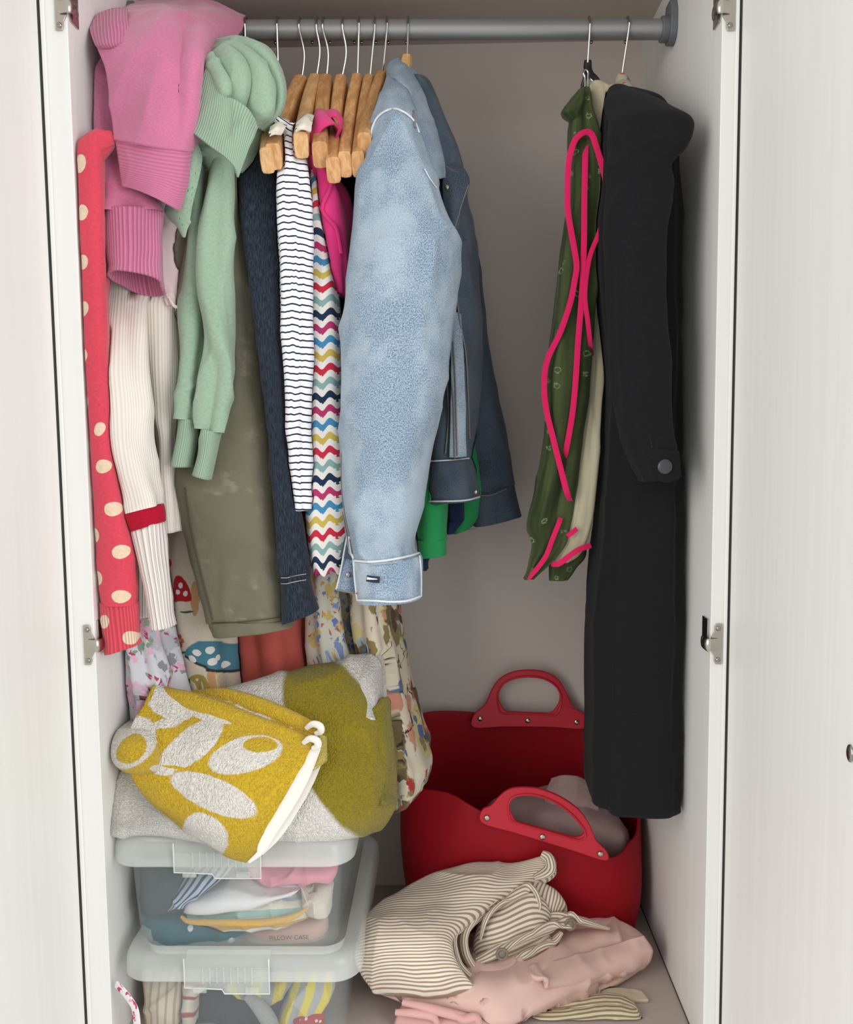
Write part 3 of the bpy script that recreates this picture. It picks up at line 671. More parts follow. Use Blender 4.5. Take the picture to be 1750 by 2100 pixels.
# green knit bundled next to it, its sleeves hanging
gn = fabric('sage_green_knit', '9bb49b', 'knit', sheen=.25, strength=.2)
gn_rib = fabric('sage_green_rib', '9bb49b', 'rib', pitch=.0032, sheen=.2, strength=.45)
gn_ribv = fabric('sage_green_cross_rib', '9bb49b', 'rib', pitch=.0034, sheen=.2, strength=.4, axis=1)
def lace(m):
    u, v = m.sep(m.uv()); d = m.vor(m.map(m.uv(), (1, .55, 1), rot=.5), 210, .25).outputs[0]
    return m.mix(m.step(d, .16, .1), lin('9bb49b'), lin('5b7a5e'))
gn_lace = fabric('sage_green_pointelle', lace, 'knit', sheen=.2)
o = garment('green_jumper', 'sage green knitted jumper bundled on the rail with both sleeves dangling', 'jumper', (420, 985, 1.19))
tube('body', [(468, 512, 92, 1.30, .05), (440, 538, 108, 1.285, .10), (424, 558, 138, 1.27, .12), (414, 570, 175, 1.26, .13), (405, 573, 215, 1.25, .13), (400, 562, 250, 1.24, .11), (400, 540, 285, 1.225, .09), (405, 515, 320, 1.21, .06), (420, 490, 350, 1.21, .03)],
     gn, o, folds=[(3, .009, 1.2), (5, .004, 1.4)], seed=91, rough=.003, n=90, v=90, fade=.4)
def roll(name, pts, r, mat, par, **kw):
    REG.append((None, 'closed', .0022)); return fill(MB().wire(px(pts), r, 20, m=60, **kw).build(name, mat, par))
def strip(a, b, Y, bulge=.010, **kw):
    g = []
    for p, q, y in zip(a, b, Y):
        g.append([(p[0] + (q[0] - p[0]) * f, p[1] + (q[1] - p[1]) * f, y + bulge * d) for f, d in ((-.06, 1.6), (.1, .2), (.35, -.25), (.65, -.3), (.9, .15), (1.06, 1.6))])
    return sheet('fold', g, gn, o, nu=36, nv=70, thick=.004, rough=.0018, crease=.0035, cr=13, **kw)
fO = [(476, 80), (520, 88), (557, 113), (580, 160), (583, 205), (570, 240), (540, 268)]; fB = [(470, 90), (508, 98), (538, 124), (558, 165), (562, 205), (556, 234), (530, 262)]
fV = [(455, 92), (484, 106), (504, 130), (512, 160), (511, 188), (504, 212), (490, 236)]; fW = [(434, 108), (448, 126), (461, 146), (467, 164), (468, 180), (465, 196), (462, 212)]; fL = [(420, 120), (428, 140), (440, 162), (449, 180), (455, 192), (458, 202), (460, 214)]
strip(fB, fO, [1.215, 1.20, 1.192, 1.188, 1.188, 1.192, 1.20], seed=201)
strip(fV, fB, [1.20, 1.182, 1.172, 1.168, 1.168, 1.172, 1.182], .012, seed=202)
strip(fW, fV, [1.185, 1.170, 1.160, 1.156, 1.156, 1.160, 1.168], .012, seed=203)
strip(fL, fW, [1.178, 1.162, 1.153, 1.150, 1.150, 1.154, 1.16], .009, seed=204)
sheet('ribbed_band', [[(425, 138, 1.165), (441, 168, 1.154), (458, 197, 1.147), (479, 204, 1.146), (510, 226, 1.148), (528, 262, 1.156)],
                      [(410, 190, 1.155), (432, 212, 1.148), (454, 236, 1.142), (474, 246, 1.145), (500, 252, 1.139), (520, 284, 1.146)],
                      [(398, 240, 1.15), (420, 258, 1.144), (442, 280, 1.138), (466, 296, 1.135), (490, 296, 1.136), (508, 310, 1.142)],
                      [(387, 268, 1.148), (410, 284, 1.142), (436, 304, 1.137), (462, 322, 1.136), (480, 342, 1.138), (488, 364, 1.144)]], gn_rib, o, nu=70, nv=50, thick=.005, rough=.0012, seed=92)
sheet('pointelle_edge', [[(392, 268, 1.165), (402, 290, 1.163), (412, 320, 1.168)], [(380, 320, 1.165), (394, 335, 1.162), (411, 345, 1.168)], [(370, 380, 1.168), (384, 400, 1.163), (398, 400, 1.167)], [(343, 430, 1.185), (368, 440, 1.17), (392, 440, 1.17)], [(366, 462, 1.178), (378, 487, 1.172), (389, 455, 1.172)]], gn_lace, o, nu=36, nv=60, thick=.004, seed=93)
tube('sleeve', [(408, 440, 300, 1.225, .03), (396, 432, 380, 1.222, .04), (384, 426, 480, 1.218, .045), (378, 423, 600, 1.212, .045), (376, 420, 700, 1.205, .042), (374, 414, 780, 1.198, .04), (368, 407, (858, 864), 1.19, .036)], gn, o, folds=[(3, .006, 1.4), (2, .004, 1)], seed=94, caps=(1, 0), v=110, n=72, crease=.005)
tube('cuff', [(368.5, 406.5, (856, 862), 1.19, .036), (362, 402, 900, 1.188, .034), (350, 392, (957, 958), 1.186, .034)], gn_rib, o, v=24, thick=.002, caps=(0, 0), seed=94, rough=.0006)
tube('sleeve', [(440, 478, 320, 1.20, .03), (424, 476, 400, 1.195, .04), (414, 474, 500, 1.19, .045), (414, 475, 600, 1.187, .048), (425, 476, 700, 1.185, .046), (428, 474, 770, 1.183, .044), (417, 461, 850, 1.18, .04), (414, 453, (878, 888), 1.178, .038)], gn, o, folds=[(3, .006, 1.5), (2, .004, 1)], seed=96, caps=(1, 0), v=110, n=72, crease=.005)
tube('cuff', [(414.5, 452.5, (877, 887), 1.178, .038), (408, 445, 930, 1.176, .036), (397, 433, (974, 984), 1.175, .036)], gn_rib, o, v=24, thick=.002, caps=(0, 0), seed=96, rough=.0006)
# ------------------------------------------------------------------ denim jacket
def fade_denim(a, b, cc):
    def f(m):
        uv = m.uv(); n = m.noise(m.map(uv, (900, 520, 1)), 1.0, 4, .8); big = m.noise(m.map(uv, (14, 9, 1)), 1.0, 4, .6)
        c = m.mix(m.step(n, .39, .60), lin(a), lin(b)); return m.mix(m.math('MULTIPLY', m.step(big, .40, .62), .5), c, lin(cc))
    return f
den = fabric('faded_blue_denim', fade_denim('566c82', 'a3b3c0', 'b9c5cd'), 'denim', var=.12)
den_shade = fabric('shaded_blue_denim', fade_denim('303b48', '56626f', '626e7a'), 'denim', var=.2)  # darker copy of the jacket denim, shade painted into its colour
den_cuff = fabric('acid_washed_denim', fade_denim('4b637e', '9fb1c0', 'cdd5da'), 'denim', var=.12)
edge_w = fabric('worn_white_edge', 'cfd3d4', 'plain', var=0)
ink = plain('dark_indigo_thread', '1b2234', .85)
seam_d = plain('brown_grey_thread', '77716c', .85)
o = garment('denim_jacket', 'faded blue denim jacket with worn cuffs in the middle of the rail', 'jacket', (800, 1235, 1.2))
tube('sleeve', [(788, 838, 232, 1.20, .03), (768, 858, 244, 1.2, .06), (752, 872, 285, 1.2, .085), (738, 893, 350, 1.195, .1), (729, 912, 420, 1.19, .105), (719, 937, 500, 1.185, .11), (712, 940, 560, 1.182, .112), (706, 936, 650, 1.178, .112), (702, 924, 750, 1.174, .11), (699, 905, 850, 1.17, .106), (699, 884, 950, 1.166, .1), (704, 866, 1050, 1.162, .094), (714, 853, 1115, 1.16, .088), (722, 861, (1150, 1140), 1.159, .088)],
     den, o, folds=[(2, .003, .8), (3, .0025, 1.2)], seed=101, n=110, v=180, caps=(1, 0), rough=.003, rs=14, crease=.0045, cs=(14, 12, 5))
tube('cuff', [(722, 862, (1147, 1136), 1.158, .092), (727, 864, (1190, 1182), 1.157, .094), (734, 865.5, (1231, 1222), 1.157, .094)], den_cuff, o, v=24, n=72, caps=(0, 0), thick=.004, rough=.0012, seed=102)
sheet('cuff_underlap', [[(706, 1135, 1.165), (718, 1138, 1.158), (730, 1142, 1.16)], [(699, 1170, 1.16), (715, 1175, 1.15), (732, 1180, 1.156)], [(689, 1208, 1.16), (710, 1213, 1.15), (735, 1217, 1.156)]], den_cuff, o, nu=20, nv=20, thick=.004, seed=103)
sheet('cuff_slit', [[(711, 1095, 1.165), (716, 1090, 1.160), (721, 1092, 1.156)], [(704, 1120, 1.162), (713, 1122, 1.156), (722, 1130, 1.152)], [(697, 1142, 1.16), (712, 1146, 1.152), (728, 1148, 1.15)]], den_shade, o, nu=16, nv=16, thick=.003, seed=104)
SEAMS = []
def edge(pts, r=.0013, mat=edge_w, nm='edging'): SEAMS.append((pts, r, mat, nm))
edge([(716, 1100, 1.132), (720, 1130, 1.118), (725, 1148, 1.112), (728, 1190, 1.11), (733, 1230, 1.112)], .0014)
edge([(725, 1150, 1.112), (760, 1152, 1.108), (800, 1148, 1.108), (840, 1140, 1.112), (860, 1134, 1.135)], .0014)
edge([(733, 1231, 1.115), (770, 1232, 1.107), (800, 1234, 1.106), (835, 1232, 1.110), (864, 1222, 1.138)], .0014)
edge([(864, 1222, 1.138), (864, 1180, 1.136), (861, 1140, 1.134)], .0012)
edge([(690, 1209, 1.153), (699, 1170, 1.154), (705, 1138, 1.158), (712, 1100, 1.15)], .0012)
edge([(690, 1209, 1.153), (712, 1214, 1.146), (733, 1217, 1.15)], .0011, seam_d)
for pts in ([(700, 930, 1.135), (701, 1000, 1.130), (708, 1060, 1.125), (716, 1100, 1.122), (724, 1146, 1.116)], [(703, 1050, 1.130), (712, 1100, 1.126), (718, 1130, 1.122)]): edge(pts, .0009, seam_d, 'seam')
b = MB(); b.wire(px([(752, 1186, 1.1065), (765, 1188, 1.1062), (779, 1189, 1.1062)]), .0042, 10, flat=.25, side=(0, 1, 0)); b.build('buttonhole', ink, o)
MB().wire(px([(753, 1186, 1.1055), (761, 1187, 1.105), (777, 1188, 1.1055)]), [.0018, .0012, .0005], 8, flat=.4, side=(0, 1, 0)).build('buttonhole_slit', edge_w, o)
q = P(714, 1179, 1.146); MB().ball(q, .0036, 16, 8, (1, .5, 1)).build('snap_button', chrome, o)
edge([(760, 285, 1.165), (764, 262, 1.168), (775, 240, 1.172), (795, 226, 1.176), (815, 224, 1.178), (838, 236, 1.176), (852, 252, 1.172), (860, 272, 1.168)], .0013)
# shoulder yoke, collar, front panel, waistband, far sleeve
sheet('shoulder_yoke', [[(795, 158, 1.31), (812, 160, 1.30), (835, 178, 1.29), (848, 205, 1.28)], [(784, 190, 1.265), (808, 186, 1.255), (836, 204, 1.245), (852, 235, 1.24)], [(770, 224, 1.225), (800, 212, 1.21), (834, 226, 1.205), (858, 262, 1.2)], [(761, 256, 1.21), (798, 234, 1.185), (836, 244, 1.18), (860, 280, 1.185)]], den, o, nu=40, nv=40, thick=.005, rough=.0015, seed=105)
sheet('collar', [[(834, 122, 1.36), (846, 145, 1.35), (868, 190, 1.33), (890, 250, 1.31), (905, 310, 1.3), (916, 366, 1.29)],
                 [(812, 120, 1.345), (832, 142, 1.325), (862, 190, 1.30), (884, 250, 1.275), (899, 310, 1.255), (906, 366, 1.25)],
                 [(797, 135, 1.33), (816, 150, 1.30), (846, 190, 1.275), (866, 250, 1.25), (884, 310, 1.235), (898, 368, 1.235)],
                 [(796, 162, 1.32), (812, 166, 1.285), (838, 192, 1.26), (850, 250, 1.24), (866, 310, 1.23), (890, 366, 1.23)]], den, o, nu=60, nv=26, thick=.006, rough=.0018, seed=106)
edge([(794, 160, 1.275), (815, 163, 1.262), (832, 178, 1.248), (845, 205, 1.236), (849, 240, 1.226), (852, 262, 1.216)], .0016, seam_d, 'seam')
for dx in (0, 9): edge([(822 - dx, 222, 1.175), (824 - dx, 208, 1.188), (832 - dx, 196, 1.20), (842 - dx, 192, 1.205)], .0010, seam_d, 'seam')
edge([(871, 346, 1.19), (882, 366, 1.187), (896, 386, 1.188)], .0008)
tube('front_panel', [(840, 885, (180, 190), 1.38, .12), (855, 925, 280, 1.37, .16), (866, 950, 350, 1.365, .18), (872, 962, 440, 1.36, .19), (876, 975, 540, 1.36, .19), (880, 985, 650, 1.36, .19), (878, 985, 780, 1.36, .18), (874, 975, 880, 1.355, .175), (872, 966, 942, 1.35, .17)], den_shade, o, folds=[(3, .005, 1), (5, .003, 1)], seed=107, n=72, v=90, rough=.003)
sheet('lapel', [[(905, 330, 1.29), (926, 335, 1.285), (952, 352, 1.28)], [(908, 360, 1.262), (932, 362, 1.258), (962, 378, 1.262)], [(912, 420, 1.258), (930, 425, 1.25), (945, 430, 1.256)], [(928, 478, 1.262), (932, 480, 1.258), (936, 482, 1.262)]], den_shade, o, nu=26, nv=36, thick=.005, rough=.001, seed=108)
edge([(915, 342, 1.27), (932, 352, 1.262), (948, 356, 1.262), (953, 362, 1.265)], .0013, seam_d, 'seam')
edge([(961, 380, 1.257), (950, 410, 1.252), (941, 440, 1.252), (934, 465, 1.255), (931, 482, 1.258)], .0010, seam_d, 'seam')
edge([(900, 363, 1.24), (914, 364, 1.24)], .0014, seam_d, 'seam')
sheet('pocket_flap', [[(930, 470, 1.255), (955, 478, 1.262)], [(932, 482, 1.250), (955, 484, 1.257)], [(934, 492, 1.252), (956, 493, 1.26)]], den_shade, o, nu=16, nv=12, thick=.005, seed=109)
MB().ball(P(917, 384, 1.238), .0035, 14, 8, (1, .5, 1)).build('snap_button', plain('dull_brass', '8a8072', .35, 1.0), o)
for pts in ([(936, 585, 1.268), (942, 650, 1.262), (955, 720, 1.262), (960, 800, 1.265), (964, 900, 1.268)], [(930, 700, 1.258), (934, 780, 1.259), (936, 860, 1.26), (938, 935, 1.262)], [(922, 745, 1.256), (930, 820, 1.256), (932, 900, 1.256), (933, 940, 1.258)], [(916, 770, 1.255), (920, 850, 1.256), (914, 930, 1.256)]): edge(pts, .0011, seam_d, 'seam')
sheet('placket', [[(924, 640, 1.262), (934, 640, 1.26), (944, 645, 1.264)], [(926, 780, 1.254), (938, 780, 1.252), (952, 785, 1.258)], [(922, 938, 1.254), (938, 938, 1.253), (956, 936, 1.26)]], den, o, nu=14, nv=40, thick=.004, rough=.0012, seed=115)
tube('waistband', [(870, 966, (946, 938), 1.345, .18), (868, 976, (985, 978), 1.345, .182), (866, 985, (1026, 1018), 1.345, .184)], den_shade, o, n=60, v=20, caps=(0, 1), thick=.004, rough=.001, seed=110)
edge([(874, 946, 1.25), (900, 945, 1.246), (935, 943, 1.246), (962, 940, 1.26)], .0012)
edge([(868, 1028, 1.25), (910, 1028, 1.244), (955, 1026, 1.245), (984, 1019, 1.262)], .0012)
MB().ball(P(976, 1009, 1.256), .003, 12, 6, (1, .5, 1)).build('snap_button', chrome, o)
tube('sleeve', [(880, 915, (250, 262), 1.47, .06), (900, 948, 340, 1.48, .08), (918, 966, 440, 1.48, .09), (928, 985, 550, 1.48, .09), (936, 996, 660, 1.48, .09), (942, 1018, 780, 1.475, .09), (950, 1038, 900, 1.47, .085), (962, 1054, (1020, 992), 1.465, .08)], den_shade, o, folds=[(3, .004, 1)], seed=111, caps=(1, 0))
tube('cuff', [(962, 1054, (1020, 990), 1.465, .084), (968, 1062, (1048, 1025), 1.463, .086), (974, 1069, (1079, 1056), 1.462, .086)], den_shade, o, v=16, caps=(0, 1), thick=.003, rough=.001, seed=112)
edge([(972, 1014, 1.424), (1005, 1016, 1.419), (1040, 1002, 1.424)], .001, seam_d, 'seam')

for pts, r, mt, nm in SEAMS: MB().wire(laid_on(o, pts), r, 8, smooth=False).build(nm, mt, o)

# green and navy tops below the jacket
gj = fabric('emerald_jersey', '2f9a5a', 'linen', var=.1)
o = garment('emerald_top', 'emerald green jersey top whose sleeves show below the denim jacket', 'top', (890, 1140, 1.31))
tube('sleeve', [(864, 900, 860, 1.31, .04), (860, 910, 940, 1.305, .05), (858, 917, 1030, 1.30, .055), (858, 914, 1108, 1.295, .05)], gj, o, folds=[(3, .003, 1)], seed=121, caps=(1, 0))
tube('hem', [(858, 914, (1106, 1104), 1.295, .053), (861, 914, (1142, 1137), 1.294, .053)], gj, o, v=10, caps=(0, 1), rough=.0005, seed=121)
tube('sleeve', [(925, 975, 900, 1.44, .05), (930, 986, 1000, 1.44, .05), (930, 985, 1050, 1.44, .05), (930, 968, (1095, 1080), 1.44, .045)], gj, o, folds=[(3, .002, 1)], seed=122)
nv = fabric('navy_cotton', '1f2a44', 'plain')
o = garment('navy_top', 'dark navy cotton top whose gathered cuff hangs among the emerald sleeves', 'top', (935, 1095, 1.37))
tube('sleeve', [(905, 945, 860, 1.37, .04), (915, 948, 1000, 1.368, .04), (918, 950, 1062, 1.366, .04), (917, 948, 1070, 1.366, .044), (918, 926, 1094, 1.366, .03)], nv, o, folds=[(5, .003, 1)], seed=125)
tube('sleeve', [(850, 885, 900, 1.36, .04), (856, 880, 1100, 1.34, .04), (862, 876, 1168, 1.335, .03)], nv, o, folds=[(4, .002, 1)], seed=126)

# ------------------------------------------------------------------ dresses along the bottom
def blooms(layers, base):
    def f(m):
        v = m.wob(m.wob(m.uv(), 60, .016), 190, .009); c = lin(base) if isinstance(base, str) else base(m)
        for sc, r, pr, col, off in layers:
            q = m.map(v, (1, 1, 1), (off, off * .7, 0)); n = m.vor(q, sc); rc = m.nd('ShaderNodeSeparateXYZ', {0: n.outputs[1]}).outputs[0]
            k = m.math('MULTIPLY', m.step(n.outputs[0], r * 1.1, r * .9), m.math('LESS_THAN', rc, pr))
            c = m.mix(k, c, lin(col))
        return c
    return f
flo = fabric('rose_print_cotton', blooms([(20, .58, .45, 'cda0b3', .1), (28, .52, .42, 'b0b1b5', .4), (48, .46, .42, '85878b', .8), (70, .40, .35, 'd7a9bf', 1.3), (70, .36, .32, '83997f', 1.7), (110, .34, .14, 'ad4565', 2.2), (100, .3, .2, '9aa3bf', 2.9)], 'c9c8cc'), 'plain', var=.05)
o = garment('rose_print_dress', 'pale dress printed with pink roses and grey leaves beside the left wall', 'dress', (330, 1490, 1.40))
tube('skirt', [(434, 447, 440, 1.42, 0.15), (432, 449, 530, 1.42, 0.22), (432, 449, 670, 1.42, 0.22), (432, 449, 900, 1.42, 0.22), (300, 350, 1050, 1.37, .2), (258, 346, 1200, 1.285, .12), (260, 350, 1290, 1.275, .12), (266, 372, 1370, 1.27, .12), (276, 392, 1440, 1.27, .12), (284, 402, 1520, 1.27, .12)], flo, o, folds=[(7, .012, .5), (11, .005, .7)], seed=131, n=120, v=80, fade=.5)

msh = []
def shrooms(m):
    v = m.wob(m.uv('Print'), 55, .006); c = lin('d6cbb8'); E = lambda x, y, a, b, r=0: m.ell(v, x / 1000, y / 1000, a / 1000, b / 1000, r)
    def put(col, *es):
        nonlocal c
        for e in es: c = m.mix(E(*e), c, lin(col))
    put('c49a6c', (455, 1372, 9, 34), (424, 1210, 8, 34), (364, 1172, 6, 20)); put('d8c7a0', (466, 1374, 8, 34))
    def cap(col, *es):
        nonlocal c
        for e in es: c = m.mix(m.ellh(v, e[0] / 1000, e[1] / 1000, e[2] / 1000, e[3] / 1000, e[4]), c, lin(col))
    cap('3b3a36', (452, 1346, 56, 46, 24), (478, 1360, 34, 30, 20)); cap('4f8394', (452, 1341, 55, 44, 24), (479, 1355, 33, 28, 20))
    put('e4e2dc', (427, 1317, 9, 6, 25), (418, 1330, 9, 6, 40), (451, 1314, 8, 7), (455, 1336, 9, 7), (480, 1349, 9, 7, 20), (466, 1330, 5, 6))
    cap('b4252c', (398, 1212, 20, 46, -8)); put('b4252c', (365, 1144, 8, 8)); put('e4e2dc', (397, 1185, 5, 6), (391, 1199, 5, 5), (406, 1201, 4, 5))
    cap('a9924f', (430, 1378, 20, 18, 28)); put('dccfae', (428, 1370, 3, 3), (437, 1376, 2, 3))
    for x, y, col in ((368, 1236, 'b0272f'), (386, 1297, 'c4604e'), (384, 1348, 'b9282d'), (362, 1288, 'b9382d'), (356, 1205, '9a8044')):
        put(col, *[(x + 8 * math.cos(a), y + 8 * math.sin(a), 6, 5, math.degrees(a)) for a in (0, 1.26, 2.51, 3.77, 5.03)]); put('e7dcc4', (x, y, 3, 3))
        put('3c5f45', (x + 2, y + 18, 2, 9), (x - 4, y + 22, 9, 2, 15), (x + 9, y + 23, 9, 2, -15))
    put('3c5f45', (408, 1238, 14, 2, -8), (445, 1396, 14, 3, 20), (460, 1402, 10, 3, -20), (420, 1398, 12, 3, 35), (412, 1405, 3, 8, 20)); put('31545c', (400, 1386, 11, 9), (396, 1376, 4, 8, -30), (408, 1378, 4, 8, 30))
    return c
mus = fabric('mushroom_print_canvas', shrooms, 'linen', var=.06)
o = garment('mushroom_print_dress', 'beige dress printed with red and blue mushrooms and small flowers', 'dress', (440, 1430, 1.40))
tube('skirt', [(515, 528, 440, 1.42, 0.15), (513, 530, 530, 1.42, 0.22), (513, 530, 670, 1.42, 0.22), (513, 530, 900, 1.42, 0.22), (400, 520, 1010, 1.40, .22), (344, 486, 1100, 1.35, .14), (350, 488, 1250, 1.335, .12), (362, 494, 1340, 1.33, .12), (378, 500, 1430, 1.33, .12), (388, 506, 1510, 1.33, .12)], mus, o, folds=[(4, .008, .4), (7, .003, .6)], seed=141, n=110, v=80, fade=.5)
crl = fabric('coral_linen', 'bf5b50', 'linen', var=.12)
o = garment('coral_dress', 'coral linen dress hanging below the olive jacket hem', 'dress', (570, 1400, 1.40))
tube('skirt', [(606, 620, 440, 1.42, 0.15), (605, 622, 530, 1.42, 0.22), (605, 622, 670, 1.42, 0.22), (605, 622, 900, 1.42, 0.22), (545, 620, 1040, 1.41, .24), (498, 636, 1190, 1.395, .18), (494, 644, 1280, 1.385, .16), (497, 650, 1340, 1.38, .16), (501, 656, 1420, 1.38, .16), (505, 662, 1500, 1.38, .16)], crl, o, folds=[(5, .010, .4), (9, .005, .6)], seed=151, n=110, v=80, fade=.5)
blu = fabric('blue_flower_lawn', blooms([(34, .42, .45, 'cfd3c8', .1), (46, .42, .35, 'd3bd77', .5), (44, .40, .32, '8299c2', .9), (80, .38, .35, '7086b5', 1.4), (100, .36, .25, 'd2a95c', 2.0), (110, .34, .12, 'c8684e', 2.6), (120, .36, .25, '93a6c6', 3.1)], 'd8d3c2'), 'plain', var=.05)
o = garment('blue_flower_dress', 'cream dress printed with small blue and yellow flowers', 'dress', (690, 1380, 1.38))
tube('skirt', [(761, 775, 440, 1.42, 0.15), (759, 776, 530, 1.42, 0.22), (759, 776, 670, 1.42, 0.22), (759, 776, 900, 1.42, 0.22), (690, 760, 1030, 1.40, .22), (648, 716, 1150, 1.385, .16), (640, 716, 1210, 1.38, .15), (637, 726, 1280, 1.378, .15), (637, 742, 1340, 1.376, .15), (641, 752, 1430, 1.376, .15)], blu, o, folds=[(5, .007, .4), (8, .004, .6)], seed=161, n=100, v=80, fade=.5)
def painter(m):
    v = m.wob(m.wob(m.uv(), 30, .03), 130, .012); c = lin('cfc4ad')
    for sc, r, pr, col, off in [(14, .55, .5, 'cdbb86', .1), (18, .48, .30, '9ab0ae', .6), (20, .50, .42, '6a5c40', 1.1), (28, .46, .36, '85744f', 1.5), (26, .42, .28, 'c28670', 2.2), (40, .40, .25, '5b4232', 2.8), (40, .38, .13, 'a83436', 3.3), (42, .36, .18, '55688f', 3.9), (36, .40, .25, 'd6ccb8', 4.4)]:
        q = m.map(v, (1.4, .8, 1), (off, off * .6, 0), .35); n = m.vor(q, sc); rc = m.nd('ShaderNodeSeparateXYZ', {0: n.outputs[1]}).outputs[0]
        c = m.mix(m.math('MULTIPLY', m.step(n.outputs[0], r * 1.1, r * .9), m.math('LESS_THAN', rc, pr)), c, lin(col))
    n = m.nd('ShaderNodeTexVoronoi', {'Vector': m.map(v, (1.2, .7, 1), (.3, .2, 0), .5), 'Scale': 24}, feature='DISTANCE_TO_EDGE').outputs[0]
    k = m.math('MULTIPLY', m.step(n, .035, .015), m.step(m.noise(v, 14, 2), .5, .56)); return m.mix(k, c, lin('3a2c26'))
pai = fabric('painted_seaside_print', painter, 'plain', var=.05)
strap_m = fabric('cream_print_strap', blooms([(90, .3, .25, '4a4a44', .3), (60, .4, .3, 'b9c0b4', .9)], 'ded6c6'), 'plain')
sheet('shoulder_strap', [[(560, 258, 1.235), (576, 247, 1.235), (594, 251, 1.235)], [(556, 262, 1.19), (573, 251, 1.19), (590, 256, 1.195)], [(553, 272, 1.164), (568, 264, 1.162), (583, 266, 1.17)], [(553, 281, 1.164), (564, 276, 1.162), (576, 277, 1.168)]], strap_m, bpy.data.objects['mushroom_print_dress'], nu=24, nv=24, thick=.002, seed=142)
o = garment('painterly_print_dress', 'long dress in a painterly brown, blue and red print ending behind the olive towel', 'dress', (830, 1620, 1.36))
tube('skirt', [(809, 823, 440, 1.42, 0.15), (808, 825, 530, 1.42, 0.22), (808, 825, 670, 1.42, 0.22), (808, 825, 900, 1.42, 0.22), (730, 812, 1100, 1.40, .24), (722, 812, 1230, 1.395, .22), (734, 826, 1320, 1.39, .22), (752, 846, 1420, 1.385, .22), (770, 868, 1500, 1.38, .22), (784, 884, 1550, 1.38, .22), (797, 868, (1610, 1590), 1.38, .2), (802, 826, (1628, 1618), 1.38, .16)], pai, o, folds=[(6, .010, .5), (9, .004, .7)], seed=171, n=110, v=110, fade=.5)
sheet('shoulder_strap', [[(616, 246, 1.235), (630, 236, 1.235), (644, 240, 1.235)], [(610, 252, 1.19), (626, 242, 1.185), (641, 248, 1.195)], [(607, 263, 1.160), (622, 256, 1.156), (637, 262, 1.166)], [(607, 272, 1.160), (621, 266, 1.156), (635, 272, 1.166)]], strap_m, o, nu=24, nv=24, thick=.002, seed=172)
# ------------------------------------------------------------------ right end of the rail: scarf on a clip hanger, long black coat
blkp = plain('black_plastic', '1c1c1e', .35)
o = thing('clip_hanger', 'black plastic clip hanger with chrome hook holding the green scarf', 'hanger', P(1207, 130, YR))
hook(o, 1207, (1206, 128), 1213)
m = MB(); m.wire(px([(1206, 124, 1.36), (1206, 140, 1.36), (1212, 152, 1.355), (1222, 162, 1.35), (1229, 176, 1.35), (1226, 196, 1.36), (1214, 210, 1.37), (1200, 200, 1.37), (1196, 180, 1.365), (1200, 160, 1.36), (1206, 146, 1.36)]), [.0052, .006, .0048, .0046, .0046, .004, .004, .004, .0035, .003, .004], 12, flat=.7, side=(0, 1, 0), m=70); m.build('body', blkp, o)
m = MB(); m.wire(px([(1200, 186, 1.335), (1200, 160, 1.335), (1197, 150, 1.335), (1201, 143, 1.335), (1206, 148, 1.335), (1206, 162, 1.335), (1207, 186, 1.335)]), .0016, 8, m=50); m.wire(px([(1206, 156, 1.34), (1214, 164, 1.338), (1222, 172, 1.336)]), .0012, 8, m=16); m.build('clip', chrome, o)
gs = Mat('sheer_green_chiffon')
def cm(m, a, b):
    uv = m.uv(); c = m.mix(m.step(m.noise(m.map(uv, (90, 6, 1)), 1.0, 3), .3, .7), lin(a), lin(b))
    d = m.vor(m.wob(m.uv('Print'), 200, .010), 36); s = m.nd('ShaderNodeSeparateXYZ', {0: d.outputs[1]}).outputs[0]
    r = m.math('ABSOLUTE', m.math('SUBTRACT', d.outputs[0], .2)); k = m.math('MULTIPLY', m.step(r, .045, .02), m.math('LESS_THAN', s, .5))
    return m.mix(m.math('MULTIPLY', k, .65), c, lin('8ea474'))
gs.bump(gs.noise(gs.uv(), 800, 1), .1, .0005)
gs = gs.done(cm(gs, '303a20', '545f38'), .75, **{'Sheen Weight': .1, 'Specular IOR Level': .15, 'Alpha': .95})
cs = Mat('sheer_cream_chiffon'); cs.bump(cs.noise(cs.map(cs.uv(), (200, 12, 1)), 1.0, 2), .25, .002)
cs = cs.done(cs.mix(cs.step(cs.noise(cs.map(cs.uv(), (80, 5, 1)), 1.0, 3), .3, .7), lin('aba184'), lin('cdc5a8')), .75, **{'Sheen Weight': .1, 'Specular IOR Level': .15, 'Alpha': .93})
trim = fabric('fuchsia_trim', 'dd2560', 'plain', var=.05)
o = thing('sheer_scarf', 'sheer green and cream scarf edged with fuchsia tape, clipped beside the black coat', 'scarf', P(1140, 1188, 1.29))
tube('green_panel', [(1190, 1210, 184, 1.315, .025), (1176, 1212, 214, 1.31, .035), (1171, 1222, 260, 1.305, .045), (1168, 1238, 330, 1.30, .055), (1163, 1244, 410, 1.30, .055), (1147, 1240, 500, 1.30, .055), (1137, 1228, 580, 1.30, .055), (1130, 1216, 660, 1.30, .055), (1121, 1208, 760, 1.30, .05), (1114, 1196, 860, 1.30, .05), (1106, 1182, 940, 1.30, .05), (1094, 1168, 1010, 1.30, .045), (1078, 1160, 1070, 1.30, .04), (1090, 1150, 1115, 1.30, .03), (1085, 1118, 1155, 1.30, .02), (1081, 1086, 1188, 1.30, .008)],
     gs, o, folds=[(3, .006, .8), (5, .005, 1), (8, .002, 1)], seed=181, n=90, v=130, fade=.05)
